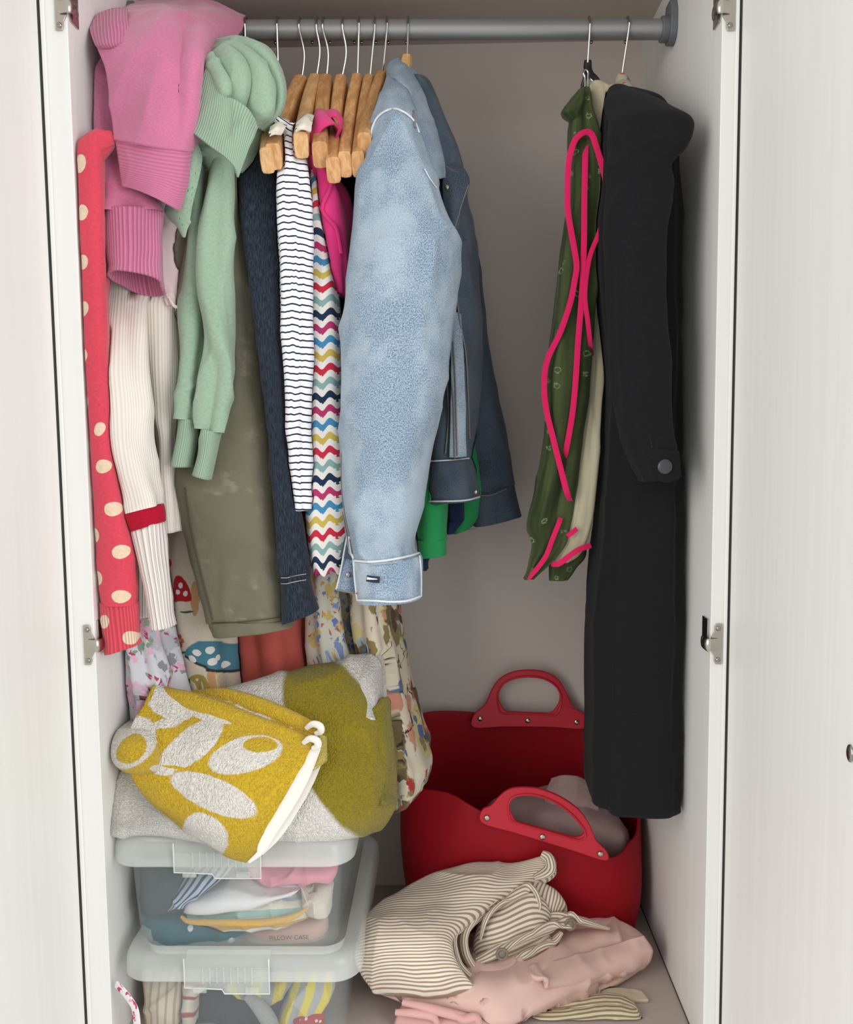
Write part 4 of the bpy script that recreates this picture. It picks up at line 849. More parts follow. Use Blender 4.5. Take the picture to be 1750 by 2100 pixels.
tube('green_panel', [(1186, 1200, 186, 1.30, .02), (1166, 1192, 214, 1.295, .025), (1154, 1186, 234, 1.29, .028), (1164, 1190, 246, 1.292, .022), (1176, 1192, 256, 1.298, .012)], gs, o, folds=[(3, .002, 1)], seed=182, v=40)
tube('cream_panel', [(1210, 1238, 172, 1.335, .03), (1212, 1256, 192, 1.33, .035), (1214, 1258, 225, 1.33, .04), (1222, 1250, 260, 1.33, .04), (1228, 1250, 310, 1.33, .04), (1230, 1249, 400, 1.33, .04), (1224, 1246, 500, 1.33, .04), (1214, 1236, 600, 1.33, .04), (1206, 1228, 690, 1.33, .04), (1196, 1232, 760, 1.325, .045), (1186, 1229, 850, 1.32, .045), (1172, 1226, 940, 1.315, .045), (1160, 1218, 1030, 1.31, .04), (1148, 1208, 1090, 1.31, .035), (1138, 1190, 1130, 1.31, .025), (1134, 1158, 1153, 1.31, .012)],
     cs, o, folds=[(4, .006, .8), (7, .003, 1)], seed=183, n=90, v=120, fade=.05)
tube('green_tail', [(1130, 1200, 1100, 1.335, .02), (1127, 1200, 1140, 1.335, .02), (1128, 1180, 1165, 1.335, .018), (1130, 1162, 1190, 1.335, .012)], gs, o, folds=[(4, .003, .6)], seed=184, v=30)
def tape(pts, w=.0042): return MB().wire(px(pts), w, 10, m=120, flat=.18, side=(.25, 1, 0)).build('tape', trim, o)
tape([(1172, 1034, 1.30), (1163, 1010, 1.268), (1150, 960, 1.266), (1135, 900, 1.264), (1119, 830, 1.268), (1117, 770, 1.268), (1126, 730, 1.266), (1150, 680, 1.264), (1170, 620, 1.263), (1179, 575, 1.262), (1183, 545, 1.262), (1178, 510, 1.262), (1166, 440, 1.264), (1164, 400, 1.264), (1166, 340, 1.264), (1172, 308, 1.262), (1182, 284, 1.264), (1200, 271, 1.266), (1214, 276, 1.266), (1223, 300, 1.265), (1238, 350, 1.266), (1245, 390, 1.268)])
tape([(1245, 388, 1.268), (1243, 430, 1.268), (1228, 480, 1.266), (1212, 520, 1.264), (1204, 560, 1.264), (1200, 610, 1.264), (1206, 660, 1.266), (1211, 705, 1.28), (1214, 730, 1.31)], .0034)
tape([(1202, 268, 1.30), (1201, 310, 1.272), (1199, 400, 1.266), (1198, 500, 1.265), (1194, 600, 1.265), (1186, 700, 1.267), (1181, 780, 1.268), (1174, 850, 1.27), (1161, 925, 1.276), (1154, 955, 1.30)])
tape([(1131, 1156, 1.295), (1146, 1156, 1.288), (1166, 1142, 1.284), (1186, 1128, 1.284), (1212, 1118, 1.29)], .0042)
tape([(1082, 1188, 1.294), (1100, 1168, 1.286), (1120, 1140, 1.280), (1134, 1104, 1.278), (1146, 1074, 1.278), (1150, 1062, 1.281)], .0036)
tape([(1164, 1100, 1.284), (1174, 1092, 1.283), (1184, 1084, 1.284)], .0036)
tape([(1174, 1112, 1.30), (1184, 1106, 1.30)], .003)

coatm = fabric('black_wool', '1e1e20', 'knit', sheen=.03, var=.1, strength=.12)
pad = fabric('printed_padded_hanger', blooms([(60, .4, .4, 'b9663c', .2), (50, .4, .4, '7e8a6e', .8)], 'b9b59c'), 'plain')
o = thing('padded_hanger', 'fabric-covered padded hanger on a tilted wire hook holding the black coat', 'hanger', P(1276, 158, YR))
hook(o, 1286, (1276, 154), None)
MB().wire(px([(1275, 152, 1.36), (1276, 168, 1.36), (1278, 190, 1.36)]), [.006, .0115, .013], 16, m=14).build('neck_cover', pad, o)
MB().wire(px([(1290, 215, 1.24), (1282, 190, 1.32), (1278, 182, 1.36), (1274, 186, 1.42), (1270, 196, 1.5)]), .013, 16, m=30).build('padded_bar', pad, o)
o = thing('black_coat', 'long black wool coat with a buttoned cuff at the right end of the rail', 'coat', P(1300, 1690, 1.3))
tube('body', [(1244, 1290, (186, 192), 1.34, .04), (1238, 1312, (206, 214), 1.34, .12), (1230, 1345, (250, 252), 1.335, .2), (1225, 1360, 320, 1.325, .22), (1222, 1368, 450, 1.315, .22), (1226, 1370, 600, 1.31, .2), (1240, 1370, 760, 1.31, .2), (1240, 1371, 900, 1.31, .2), (1230, 1372, 1050, 1.31, .2), (1215, 1372, 1200, 1.31, .205), (1207, 1371, 1350, 1.31, .205), (1206, 1369, 1500, 1.31, .2), (1206, 1368, (1612, 1626), 1.31, .195)],
     coatm, o, folds=[(5, .006, .5), (8, .003, .6)], seed=191, sq=4.5, n=110, v=130, fade=.3, rough=.002)
tube('sleeve', [(1250, 1285, (184, 190), 1.30, .05), (1249, 1338, (200, 214), 1.25, .07), (1249, 1385, (226, 238), 1.21, .08), (1249, 1416, (252, 256), 1.182, .078), (1248, 1417, (282, 280), 1.174, .075), (1248, 1400, 308, 1.172, .075), (1246, 1367, 345, 1.17, .075), (1246, 1376, 384, 1.17, .075), (1246, 1370, 425, 1.17, .075), (1247, 1364, 520, 1.17, .07), (1250, 1366, 640, 1.168, .07), (1256, 1374, 760, 1.166, .07), (1268, 1380, 860, 1.165, .07), (1286, 1388, 930, 1.165, .066), (1312, 1393, (988, 975), 1.166, .06)],
     coatm, o, folds=[(2, .004, .8), (4, .003, 1)], seed=192, n=80, v=130, caps=(1, 1), rough=.0022)
sheet('cuff_tab', [[(1334, 920, 1.135), (1360, 922, 1.130), (1392, 926, 1.134)], [(1340, 955, 1.132), (1366, 955, 1.126), (1394, 955, 1.132)], [(1352, 985, 1.134), (1372, 988, 1.13), (1393, 982, 1.134)]], coatm, o, nu=20, nv=20, thick=.004, seed=193, rough=.0008)
q = P(1364, 957, 1.1225); MB().ball(q, .0092, 20, 8, (1, .3, 1)).build('button', plain('black_horn_button', '3a3a3d', .3), o)
MB().wire(px([(1329, 880, 1.133), (1334, 898, 1.130), (1338, 918, 1.130)]), .0016, 8, m=16).build('cuff_vent', plain('deep_black', '0c0c0d', .9), o)

# ------------------------------------------------------------------ red rubber tote
redr = Mat('red_rubber'); g = redr.nd('ShaderNodeTexCoord').outputs['Object']; redr.bump(redr.noise(g, 600, 2), .08, .0006)
redr = redr.done(lin('930818'), .6, **{'Specular IOR Level': .2})
redh = plain('bright_red_plastic', 'c01e30', .42, spec=.35)
o = thing('red_tote', 'large red rubber tote bag with cut-out handles on the wardrobe floor', 'bag', (.12, 1.46, 0))
rim = px([(872, 1463, 1.55), (1080, 1470, 1.565), (1250, 1475, 1.56), (1302, 1600, 1.50), (1306, 1690, 1.44), (1290, 1726, 1.395), (1244, 1757, 1.362), (1118, 1712, 1.352), (992, 1664, 1.36), (922, 1626, 1.385), (838, 1606, 1.43), (838, 1545, 1.50)])
bas = np.array([(-.045, 1.555), (.12, 1.56), (.275, 1.555), (.292, 1.50), (.292, 1.44), (.288, 1.40), (.24, 1.378), (.12, 1.37), (0, 1.375), (-.048, 1.395), (-.058, 1.45), (-.055, 1.51)])
n = 120; rim = crom(rim, n, True); bas = np.concatenate([crom(bas, n, True), np.full((n, 1), .002)], 1); V = []
for i, t in enumerate(np.linspace(0, 1, 26)):
    p = bas * (1 - t) + rim * t; bulge = .012 * math.sin(math.pi * t); c = p.mean(0); d = p - c; d[:, 2] = 0; d /= np.linalg.norm(d, axis=1)[:, None]
    V.append(p + d * bulge)
V = np.array(V); fc = []
for i in range(25):
    for j in range(n): fc.append((i * n + j, i * n + (j + 1) % n, (i + 1) * n + (j + 1) % n, (i + 1) * n + j))
fc.append(tuple(range(n))[::-1])
tote = mesh_obj('body', V.reshape(-1, 3), fc, redr, o, mods=[('SOLIDIFY', dict(thickness=.0035, offset=-1)), ('BEVEL', dict(width=.001, segments=2, limit_method='ANGLE'))])
def handle(out, hol, Y0, Y1, mat, rivets, ty, thick=.006):
    out = crom(np.array(out, float), 64, True); hol = crom(np.array(hol, float), 64, True)
    y0 = out[:, 1].min(); y1 = out[:, 1].max(); Yf = lambda y: Y0 + (Y1 - Y0) * (y - y0) / (y1 - y0)
    m = MB(); A = P(out[:, 0], out[:, 1], Yf(out[:, 1])); B = P(hol[:, 0], hol[:, 1], Yf(hol[:, 1])); C = A + (B - A) * .35; D = A + (B - A) * .7
    m.slab(A, (0, thick, 0), B); h = m.build('handle', mat, o, bevel=.0015, seg=2)
    k = P(hol[:, 0], hol[:, 1], Yf(hol[:, 1])) + (A - B) * .12; r = MB(); r.wire(k + np.array((0, -.0006, 0)), .0018, 8, closed=True, smooth=False); r.build('raised_rim', mat, h)
    for x, y in rivets:
        c = P(x, y, Yf(y) - .0012); MB().ball(c, .0046, 16, 8, (1, .45, 1)).build('rivet', steel, h)
handle([(970, 1492), (972, 1466), (995, 1445), (1010, 1412), (1028, 1390), (1056, 1377), (1090, 1374), (1122, 1379), (1148, 1396), (1164, 1424), (1176, 1450), (1200, 1466), (1202, 1494), (1140, 1492), (1085, 1491), (1030, 1491)],
       [(1038, 1458), (1030, 1448), (1024, 1435), (1025, 1418), (1036, 1402), (1058, 1392), (1086, 1389), (1114, 1393), (1136, 1405), (1147, 1420), (1148, 1436), (1142, 1450), (1130, 1462), (1110, 1462), (1085, 1461), (1060, 1460)], 1.555, 1.548, redh, [(985, 1474), (1083, 1478), (1183, 1481)], 0)
handle([(988, 1688), (989, 1662), (1008, 1652), (1026, 1632), (1048, 1618), (1080, 1615), (1115, 1620), (1155, 1637), (1190, 1663), (1212, 1695), (1224, 1724), (1246, 1748), (1243, 1766), (1180, 1747), (1115, 1727), (1050, 1707)],
       [(1060, 1684), (1052, 1673), (1047, 1660), (1048, 1645), (1058, 1635), (1082, 1631), (1112, 1636), (1142, 1649), (1170, 1670), (1190, 1692), (1198, 1706), (1193, 1714), (1178, 1717), (1150, 1710), (1115, 1700), (1085, 1692)], 1.348, 1.336, redh, [(999, 1678), (1113, 1717), (1232, 1752)], 0)
mauve = fabric('dusty_pink_linen', 'b89b98', 'linen', var=.1)
o = thing('crumpled_linen', 'crumpled dusty pink linen stuffed inside the red tote', 'linen', (.2, 1.46, .1))
pillow('cloth', [[(1000, 1640, 1.50), (1080, 1612, 1.52), (1160, 1598, 1.52), (1230, 1630, 1.51), (1280, 1680, 1.49)], [(1020, 1660, 1.46), (1090, 1640, 1.455), (1160, 1635, 1.46), (1230, 1660, 1.455), (1292, 1700, 1.45)], [(1050, 1690, 1.42), (1110, 1680, 1.41), (1180, 1690, 1.405), (1240, 1705, 1.41), (1300, 1722, 1.42)], [(1060, 1740, 1.42), (1120, 1750, 1.40), (1180, 1770, 1.40), (1240, 1780, 1.41), (1296, 1760, 1.42)]], mauve, o, D=(0, .05, -.05), rough=.004, ridge=.007, rr=11, seed=201)
sheet('upright_fold', [[(1132, 1596, 1.47), (1160, 1592, 1.465), (1190, 1598, 1.47), (1215, 1612, 1.475)], [(1120, 1625, 1.455), (1155, 1622, 1.447), (1190, 1630, 1.45), (1220, 1640, 1.46)], [(1118, 1650, 1.445), (1150, 1652, 1.435), (1188, 1660, 1.44), (1224, 1668, 1.45)]], mauve, o, nu=40, nv=30, thick=.005, rough=.003, ridge=.003, seed=203)
# ------------------------------------------------------------------ folded linen on the floor at right
def ticking(a='e6dccd', b='a08a72', pitch=.0062, duty=.22, ax=1):
    def f(m):
        uv = m.wob(m.uv(), 9, .012); t = m.sep(uv)[ax]; k = m.step(m.math('ABSOLUTE', m.math('SUBTRACT', m.math('FRACT', m.math('DIVIDE', t, pitch)), .5)), duty + .05, duty - .05)
        return m.mix(k, lin(a), lin(b))
    return f
tick = fabric('brown_ticking_stripe', ticking(), 'plain', var=.08)
tick2 = fabric('brown_ticking_cross', ticking(pitch=.0064, ax=0), 'plain', var=.08)
tickY = fabric('tan_ticking_stripe', ticking('d9cfb4', '93805c', .0075, .22), 'plain', var=.08)
pinkl = fabric('blush_cotton', 'dcb9ae', 'plain', var=.08)
pinkd = fabric('rose_cotton', 'd9a8a2', 'plain', var=.1)
cream = fabric('oatmeal_cotton', 'cdc1a8', 'plain', var=.08)
o = thing('striped_linen', 'tan striped linen at the very bottom of the pile, cream edge sticking out right', 'linen', (.17, 1.26, 0))
pillow('folded_cloth', [[(1090, 2072, 1.227), (1180, 2056, 1.232), (1260, 2048, 1.237), (1300, 2056, 1.232)], [(1090, 2090, 1.202), (1180, 2078, 1.204), (1260, 2070, 1.207), (1312, 2080, 1.202)], [(1095, 2108, 1.200), (1180, 2104, 1.200), (1260, 2104, 1.200), (1322, 2106, 1.197)]], tickY, o, D=(0, .016, .002), rough=.002, seed=211)
sheet('cream_edge', [[(1090, 2092, 1.227), (1170, 2062, 1.242), (1240, 2036, 1.262), (1290, 2034, 1.267), (1316, 2044, 1.262)], [(1100, 2102, 1.212), (1180, 2078, 1.224), (1245, 2052, 1.242), (1296, 2046, 1.250), (1326, 2058, 1.247)], [(1120, 2112, 1.207), (1190, 2090, 1.212), (1250, 2066, 1.228), (1296, 2056, 1.240), (1330, 2064, 1.242)]], cream, o, nu=50, nv=20, thick=.006, rough=.0022, seed=212)
o = thing('rose_linen', 'deeper rose pink linen with a stitched hem at the front of the pile', 'linen', (-.02, 1.2, 0))
pillow('folded_cloth', [[(830, 2056, 1.205), (920, 2072, 1.198), (1000, 2090, 1.192), (1080, 2100, 1.190)], [(815, 2085, 1.180), (900, 2090, 1.175), (980, 2100, 1.172), (1060, 2112, 1.172)], [(806, 2112, 1.172), (880, 2122, 1.167), (960, 2126, 1.165), (1040, 2130, 1.167)]], pinkd, o, D=(0, .014, .0), rough=.003, ridge=.004, seed=213)
roll('fold', [(826, 2056, 1.180), (870, 2066, 1.172), (920, 2078, 1.170), (970, 2092, 1.170), (1000, 2104, 1.170)], [.004, .006, .0065, .006, .004], pinkd, o)
roll('fold', [(925, 2075, 1.169), (950, 2090, 1.166), (975, 2086, 1.166), (985, 2104, 1.166)], [.003, .006, .006, .005], pinkd, o)
roll('hem', [(812, 2076, 1.172), (850, 2078, 1.167), (885, 2084, 1.166), (898, 2098, 1.166)], [.004, .0055, .0055, .004], pinkd, o)
o = thing('blush_duvet_cover', 'blush pink folded duvet cover under the striped one', 'bedding', (.1, 1.3, .03))
pillow('folded_cloth', [[(800, 1960, 1.328), (950, 1930, 1.336), (1100, 1905, 1.340), (1225, 1898, 1.338), (1290, 1908, 1.328)],
                        [(766, 2020, 1.270), (920, 1985, 1.280), (1080, 1945, 1.298), (1220, 1915, 1.311), (1330, 1938, 1.313)],
                        [(764, 2040, 1.225), (900, 2035, 1.200), (1050, 2010, 1.210), (1190, 1970, 1.265), (1332, 1962, 1.300)],
                        [(800, 2058, 1.215), (920, 2075, 1.185), (1040, 2085, 1.175), (1180, 2025, 1.225), (1318, 1985, 1.290)],
                        [(860, 2064, 1.230), (940, 2086, 1.200), (1050, 2102, 1.185), (1180, 2050, 1.240), (1300, 2000, 1.294)]], pinkl, o, D=(0, .035, 0), rough=.004, ridge=.004, rr=9, seed=221, nu=120, nv=90, crease=.006, cr=10, edge=12)
pillow('lower_fold', [[(1040, 2090, 1.200), (1140, 2040, 1.235), (1240, 2000, 1.280), (1325, 1965, 1.305)], [(1050, 2100, 1.188), (1140, 2066, 1.220), (1240, 2025, 1.260), (1318, 1992, 1.294)], [(1060, 2106, 1.190), (1140, 2080, 1.225), (1240, 2040, 1.265), (1312, 2008, 1.294)]], pinkl, o, D=(0, .03, 0), rough=.003, ridge=.003, seed=222)
sheet('corner_fold', [[(1085, 1985, 1.235), (1150, 1972, 1.255), (1240, 1948, 1.290), (1318, 1918, 1.309)], [(1088, 2005, 1.214), (1150, 1998, 1.232), (1240, 1972, 1.268), (1334, 1945, 1.302)], [(1105, 2014, 1.206), (1160, 2014, 1.224), (1245, 1992, 1.262), (1333, 1968, 1.298)], [(1130, 2016, 1.214), (1170, 2018, 1.234), (1240, 2002, 1.272), (1318, 1982, 1.302)]], pinkl, o, nu=60, nv=30, thick=.007, rough=.003, crease=.004, seed=224)
o = thing('striped_duvet_cover', 'cream duvet cover with narrow brown stripes, rolled on top of the pink pile', 'bedding', (0, 1.28, .1))
MAIN = [[(880, 1790, 1.334), (960, 1762, 1.338), (1050, 1762, 1.336), (1116, 1745, 1.327)],
        [(812, 1828, 1.307), (910, 1803, 1.305), (1020, 1796, 1.309), (1131, 1784, 1.314)],
        [(752, 1868, 1.270), (840, 1853, 1.255), (930, 1845, 1.262), (1015, 1843, 1.287)],
        [(731, 1920, 1.222), (795, 1910, 1.200), (865, 1906, 1.200), (924, 1904, 1.215)],
        [(727, 1968, 1.205), (795, 1963, 1.182), (865, 1961, 1.180), (930, 1962, 1.195)],
        [(760, 2020, 1.205), (830, 2030, 1.185), (900, 2033, 1.182), (974, 2022, 1.195)]]
pillow('outer_layer', MAIN, tick, o, D=(.01, .012, -.022), rough=.003, ridge=.003, rr=8, seed=231, nu=110, nv=120, edge=14, crease=.004, cr=9)
def band(pts, r, mat=tick2, nm='layer', **kw):
    REG.append((None, 'closed', .0022)); return fill(MB().wire(px(pts), r, 20, m=70, flat=kw.pop('flat', .45), side=kw.pop('side', (1, .3, 0))).build(nm, mat, o))
band([(1112, 1752, 1.326), (1128, 1764, 1.319), (1126, 1784, 1.315), (1095, 1800, 1.309)], [.008, .012, .012, .006], flat=.6)
band([(1020, 1846, 1.294), (968, 1882, 1.270), (936, 1910, 1.243), (930, 1935, 1.236), (944, 1980, 1.230), (975, 2008, 1.228), (1010, 2006, 1.245)], [.008, .010, .011, .011, .011, .010, .006])
band([(1090, 1812, 1.309), (1010, 1858, 1.294), (968, 1892, 1.270), (950, 1920, 1.258), (956, 1960, 1.252), (982, 1990, 1.250), (1030, 1988, 1.262), (1100, 1950, 1.290)], [.008, .012, .014, .015, .015, .013, .010, .006])
band([(1000, 1985, 1.245), (1060, 1966, 1.260), (1110, 1944, 1.280), (1150, 1918, 1.294)], [.006, .010, .010, .005])
pillow('crumpled_corner', [[(1035, 1815, 1.317), (1090, 1795, 1.322), (1130, 1812, 1.322), (1158, 1840, 1.317)], [(1010, 1850, 1.305), (1070, 1830, 1.305), (1125, 1835, 1.307), (1165, 1850, 1.313)], [(1000, 1880, 1.296), (1065, 1865, 1.294), (1120, 1862, 1.298), (1150, 1866, 1.311)]], tick2, o, D=(0, .02, -.04), rough=.003, ridge=.006, seed=232)
pillow('crumpled_inside', [[(990, 1870, 1.303), (1040, 1842, 1.307), (1085, 1815, 1.311), (1115, 1830, 1.307)], [(975, 1905, 1.285), (1030, 1885, 1.275), (1085, 1860, 1.290), (1130, 1865, 1.298)], [(972, 1940, 1.275), (1035, 1925, 1.265), (1085, 1905, 1.280), (1120, 1885, 1.294)], [(980, 1970, 1.270), (1040, 1955, 1.262), (1095, 1930, 1.280), (1130, 1905, 1.294)]], tick, o, D=(0, .02, -.04), rough=.004, ridge=.008, rr=12, seed=233)
band([(985, 1925, 1.262), (1000, 1880, 1.268), (1040, 1845, 1.290), (1078, 1822, 1.296), (1098, 1828, 1.296), (1104, 1860, 1.294), (1085, 1895, 1.285)], [.004, .007, .008, .008, .009, .008, .004])
band([(978, 1972, 1.250), (1030, 1946, 1.250), (1090, 1918, 1.270), (1140, 1898, 1.292), (1185, 1886, 1.300), (1245, 1902, 1.309)], [.006, .010, .010, .011, .012, .005])
band([(1110, 1885, 1.303), (1165, 1884, 1.309), (1210, 1893, 1.313), (1250, 1905, 1.313)], [.010, .014, .012, .004])
band([(1040, 1972, 1.255), (1090, 1956, 1.268), (1130, 1935, 1.285), (1152, 1912, 1.294)], [.007, .012, .012, .006])
btn = plain('grey_shell_button', '7d7164', .4)
for x, y, Y in ((1030, 1957, 1.232), (1170, 1896, 1.288)):
    c = P(x, y, Y); b = MB(); b.wire([c + np.array((.0072 * math.cos(t), 0, .0078 * math.sin(t))) for t in np.linspace(0, 6.283, 20, endpoint=False)], .0022, 8, closed=True, smooth=False); b.ball(c + np.array((0, .001, 0)), .0062, 14, 6, (1, .25, 1)); b.build('button', btn, o)

# ------------------------------------------------------------------ plastic boxes
def plastic(name, col, clear, rough=.25):
    m = Mat(name); m.done(lin(col), rough, **{'Specular IOR Level': .5})
    t = m.nd('ShaderNodeBsdfTransparent', {0: (.97, .985, .985, 1)}); mx = m.nd('ShaderNodeMixShader', {0: clear, 1: m.b.outputs[0], 2: t.outputs[0]})
    m.nt.links.new(mx.outputs[0], m.nt.nodes['Material Output'].inputs[0]); return m.m
clear_p = plastic('clear_polypropylene', 'd8dcda', .84)
lid_p = plastic('frosted_polypropylene', 'e0e3dd', .46, .28)
clip_p = plastic('frosted_clip_plastic', 'e2e4dc', .74, .2)
edge_p = plastic('plastic_edge', 'eef0ea', .3, .25)
def rrect(x0, x1, y0, y1, r, z, k=8):
    P_ = []
    for cx, cy, a in ((x1 - r, y0 + r, -90), (x1 - r, y1 - r, 0), (x0 + r, y1 - r, 90), (x0 + r, y0 + r, 180)):
        for i in range(k + 1): t = math.radians(a + 90 * i / k); P_.append((cx + r * math.cos(t), cy + r * math.sin(t), z))
    return P_
def loft(rings, cap0=False, cap1=False):
    m = MB(); n = len(rings[0]); V = [p for r in rings for p in r]; f = []
    for i in range(len(rings) - 1):
        for j in range(n): f.append((i * n + j, i * n + (j + 1) % n, (i + 1) * n + (j + 1) % n, (i + 1) * n + j))
    if cap0: f.append(tuple(range(n))[::-1])
    if cap1: f.append(tuple((len(rings) - 1) * n + j for j in range(n)))
    m.add(V, f); return m
def storage_box(label, x0, x1, y0, y1, zb, zl, lh, cx0, cx1):
    o = thing('storage_box', label, 'box', ((x0 + x1) / 2, (y0 + y1) / 2, zb), 'stacked clear storage boxes')
    i = .018; t = .012
    loft([rrect(x0 + i + t, x1 - i - t, y0 + i + t, y1 - i - t, .02, zb), rrect(x0 + i + t - .004, x1 - i - t + .004, y0 + i + t - .004, y1 - i - t + .004, .024, zb + .006), rrect(x0 + i, x1 - i, y0 + i, y1 - i, .03, zl + .004)], cap0=True).build('body', clear_p, o)
    loft([rrect(x0 + .002, x1 - .002, y0 + .002, y1 - .002, .036, zl), rrect(x0, x1, y0, y1, .038, zl + .002), rrect(x0 + .001, x1 - .001, y0 + .001, y1 - .001, .038, zl + lh * .6), rrect(x0 + .005, x1 - .005, y0 + .005, y1 - .005, .036, zl + lh * .85), rrect(x0 + .012, x1 - .012, y0 + .012, y1 - .012, .034, zl + lh), rrect(x0 + .024, x1 - .024, y0 + .024, y1 - .024, .028, zl + lh), rrect(x0 + .028, x1 - .028, y0 + .028, y1 - .028, .026, zl + lh * .62)], cap1=True).build('lid', lid_p, o)
    c = MB(); yc = y0 - .004; k = 8
    sl = lambda f: cx0 + (cx1 - cx0) * f
    c.slab([(sl(0), yc, zl - .004), (sl(.45), yc, zl - .006), (sl(.47), yc, zl - .012), (sl(1), yc, zl - .012), (sl(1), yc, zl + lh * .6), (sl(1), yc + .012, zl + lh * .98), (sl(0), yc + .012, zl + lh * .98), (sl(0), yc, zl + lh * .6)][0:5] + [(sl(0), yc, zl + lh * .6)], (0, .002, 0))
    c.slab([(sl(0), yc, zl + lh * .6), (sl(1), yc, zl + lh * .6), (sl(1), yc + .014, zl + lh * 1.02), (sl(0), yc + .014, zl + lh * 1.02)], (0, .002, .0015))
    cl = c.build('clip', clip_p, o, smooth=False)
    r = MB()
    for q in range(k):
        f = .22 + .58 * q / (k - 1); r.box(sl(f) - .0011, sl(f) + .0011, yc - .0016, yc, zl + .002, zl + lh * .66)
    r.build('ribs', clip_p, cl, bevel=.0004, seg=1, smooth=False)
    w = MB(); w.wire([(sl(0), yc - .0004, zl + lh * .98), (sl(0), yc - .0004, zl - .004), (sl(.44), yc - .0004, zl - .006), (sl(.47), yc - .0004, zl - .012), (sl(1), yc - .0004, zl - .012), (sl(1), yc - .0004, zl + lh * .98)], .0009, 6, smooth=False, side=(0, 1, .01)); w.build('rim', edge_p, cl)
    for f in (.1, .72): MB().box(sl(f), sl(f + .16), yc - .003, yc, zl - .010, zl - .002).build('tab', clip_p, cl, bevel=.0008, smooth=False)
    return o
zz = lambda y, Y: float(P(500, y, Y)[2]); xx = lambda x, Y: float(P(x, 1900, Y)[0])
L0, L1 = zz(2016, 1.12), zz(1957, 1.125)
U0, U1 = zz(1780, 1.135), zz(1722, 1.14)
storage_box('lower clear plastic storage box standing on the floor', xx(237, 1.12), xx(737, 1.12), 1.12, 1.50, .001, L0, L1 - L0, xx(374, 1.115), xx(549, 1.115))
storage_box('upper clear plastic storage box under the towels', xx(224, 1.135), xx(726, 1.135), 1.135, 1.48, L0 + (L1 - L0) * .62 + .001, U0, U1 - U0, xx(361, 1.13), xx(538, 1.13))
# what is in the upper box
def cloth(name, label, cat, grid, mat, D=(0, .045, .0), group=None, **kw):
    o = thing(name, label, cat, P(*grid[-1][len(grid[-1]) // 2]), group); pillow('cloth', grid, mat, o, D=D, **{'crease': .005, 'cr': 18, **kw}); return o
def dotsm(a, b, sc, r):
    return lambda m: m.mix(m.step(m.vor(m.uv(), sc, .6).outputs[0], r * 1.15, r * .85), lin(a), lin(b))
slate = fabric('slate_cotton', '39434c', 'plain'); teal = fabric('teal_dotted_cotton', dotsm('3c6c79', 'e6ecec', 42, .17), 'plain')
bstr = fabric('blue_navy_stripe', ticking('aab8cc', '27344d', .0085, .2, 0), 'plain', var=.05); wht = fabric('white_cotton', 'e3e1e1', 'plain', var=.06)
pnk = fabric('candy_pink_cotton', 'e3919f', 'plain'); beige = fabric('beige_pink_cotton', 'd3b3a8', 'plain'); crm = fabric('ivory_cotton', 'ddd3c4', 'linen')
cloth('folded_garment', 'dark slate garment at the upper left inside the top box', 'clothing', [[(285, 1770, 1.215), (330, 1765, 1.205), (400, 1770, 1.21)], [(285, 1830, 1.19), (335, 1825, 1.178), (395, 1830, 1.195)], [(295, 1885, 1.195), (340, 1885, 1.18), (380, 1885, 1.20)]], slate, ridge=.006, seed=241)
o = cloth('folded_cloth', 'blue cloth with navy stripes slanting across the top box', 'cloth', [[(395, 1778, 1.20), (440, 1774, 1.19), (482, 1778, 1.195)], [(368, 1820, 1.182), (410, 1815, 1.173), (450, 1812, 1.18)], [(345, 1858, 1.178), (370, 1856, 1.172), (395, 1850, 1.18)], [(330, 1876, 1.178), (342, 1877, 1.175), (352, 1874, 1.18)]], bstr, D=(0, .03, 0), ridge=.002, seed=242)
cloth('folded_cloth', 'teal cloth with small white dots at the lower left of the top box', 'cloth', [[(280, 1885, 1.20), (350, 1882, 1.19), (420, 1895, 1.19), (500, 1910, 1.20)], [(286, 1915, 1.182), (350, 1915, 1.176), (420, 1920, 1.178), (500, 1925, 1.19)], [(292, 1944, 1.184), (350, 1948, 1.178), (420, 1946, 1.18), (490, 1940, 1.19)]], teal, ridge=.004, seed=243)
def bands(m):
    y = m.sep(m.uv('Print'))[1]; x = m.sep(m.uv('Print'))[0]
    t = m.math('SUBTRACT', y, m.math('MULTIPLY', m.math('SUBTRACT', x, .5), -.06))
    n = m.nd('ShaderNodeMapRange', {0: t, 1: 1.84, 2: 1.93, 3: 0, 4: 1}).outputs[0]
    return m.ramp(n, [(0, 'e6e3e2'), (.1, 'a9bccb'), (.16, 'e3dccb'), (.32, '9dc0b8'), (.47, 'e3dccb'), (.62, 'd9ad55'), (.74, 'ece9e6')], 'CONSTANT')
o = cloth('folded_linen', 'white folded linen with ochre and teal bands in the middle of the top box', 'linen', [[(480, 1840, 1.21), (540, 1842, 1.20), (600, 1836, 1.20), (640, 1850, 1.205)], [(450, 1865, 1.188), (520, 1862, 1.18), (580, 1860, 1.18), (636, 1862, 1.19)], [(376, 1885, 1.185), (470, 1892, 1.173), (560, 1890, 1.172), (632, 1872, 1.182)], [(400, 1908, 1.182), (480, 1922, 1.172), (560, 1916, 1.172), (630, 1896, 1.184)]], fabric('banded_linen', bands, 'linen', var=.04), rough=.001, seed=244)
pillow('white_fold', [[(440, 1820, 1.20), (500, 1812, 1.195), (570, 1830, 1.19), (622, 1828, 1.195)], [(385, 1858, 1.178), (450, 1846, 1.168), (530, 1846, 1.17), (610, 1836, 1.18)], [(372, 1880, 1.178), (420, 1882, 1.168), (470, 1870, 1.17), (520, 1858, 1.178)]], wht, o, D=(0, .03, 0), ridge=.003, seed=245)
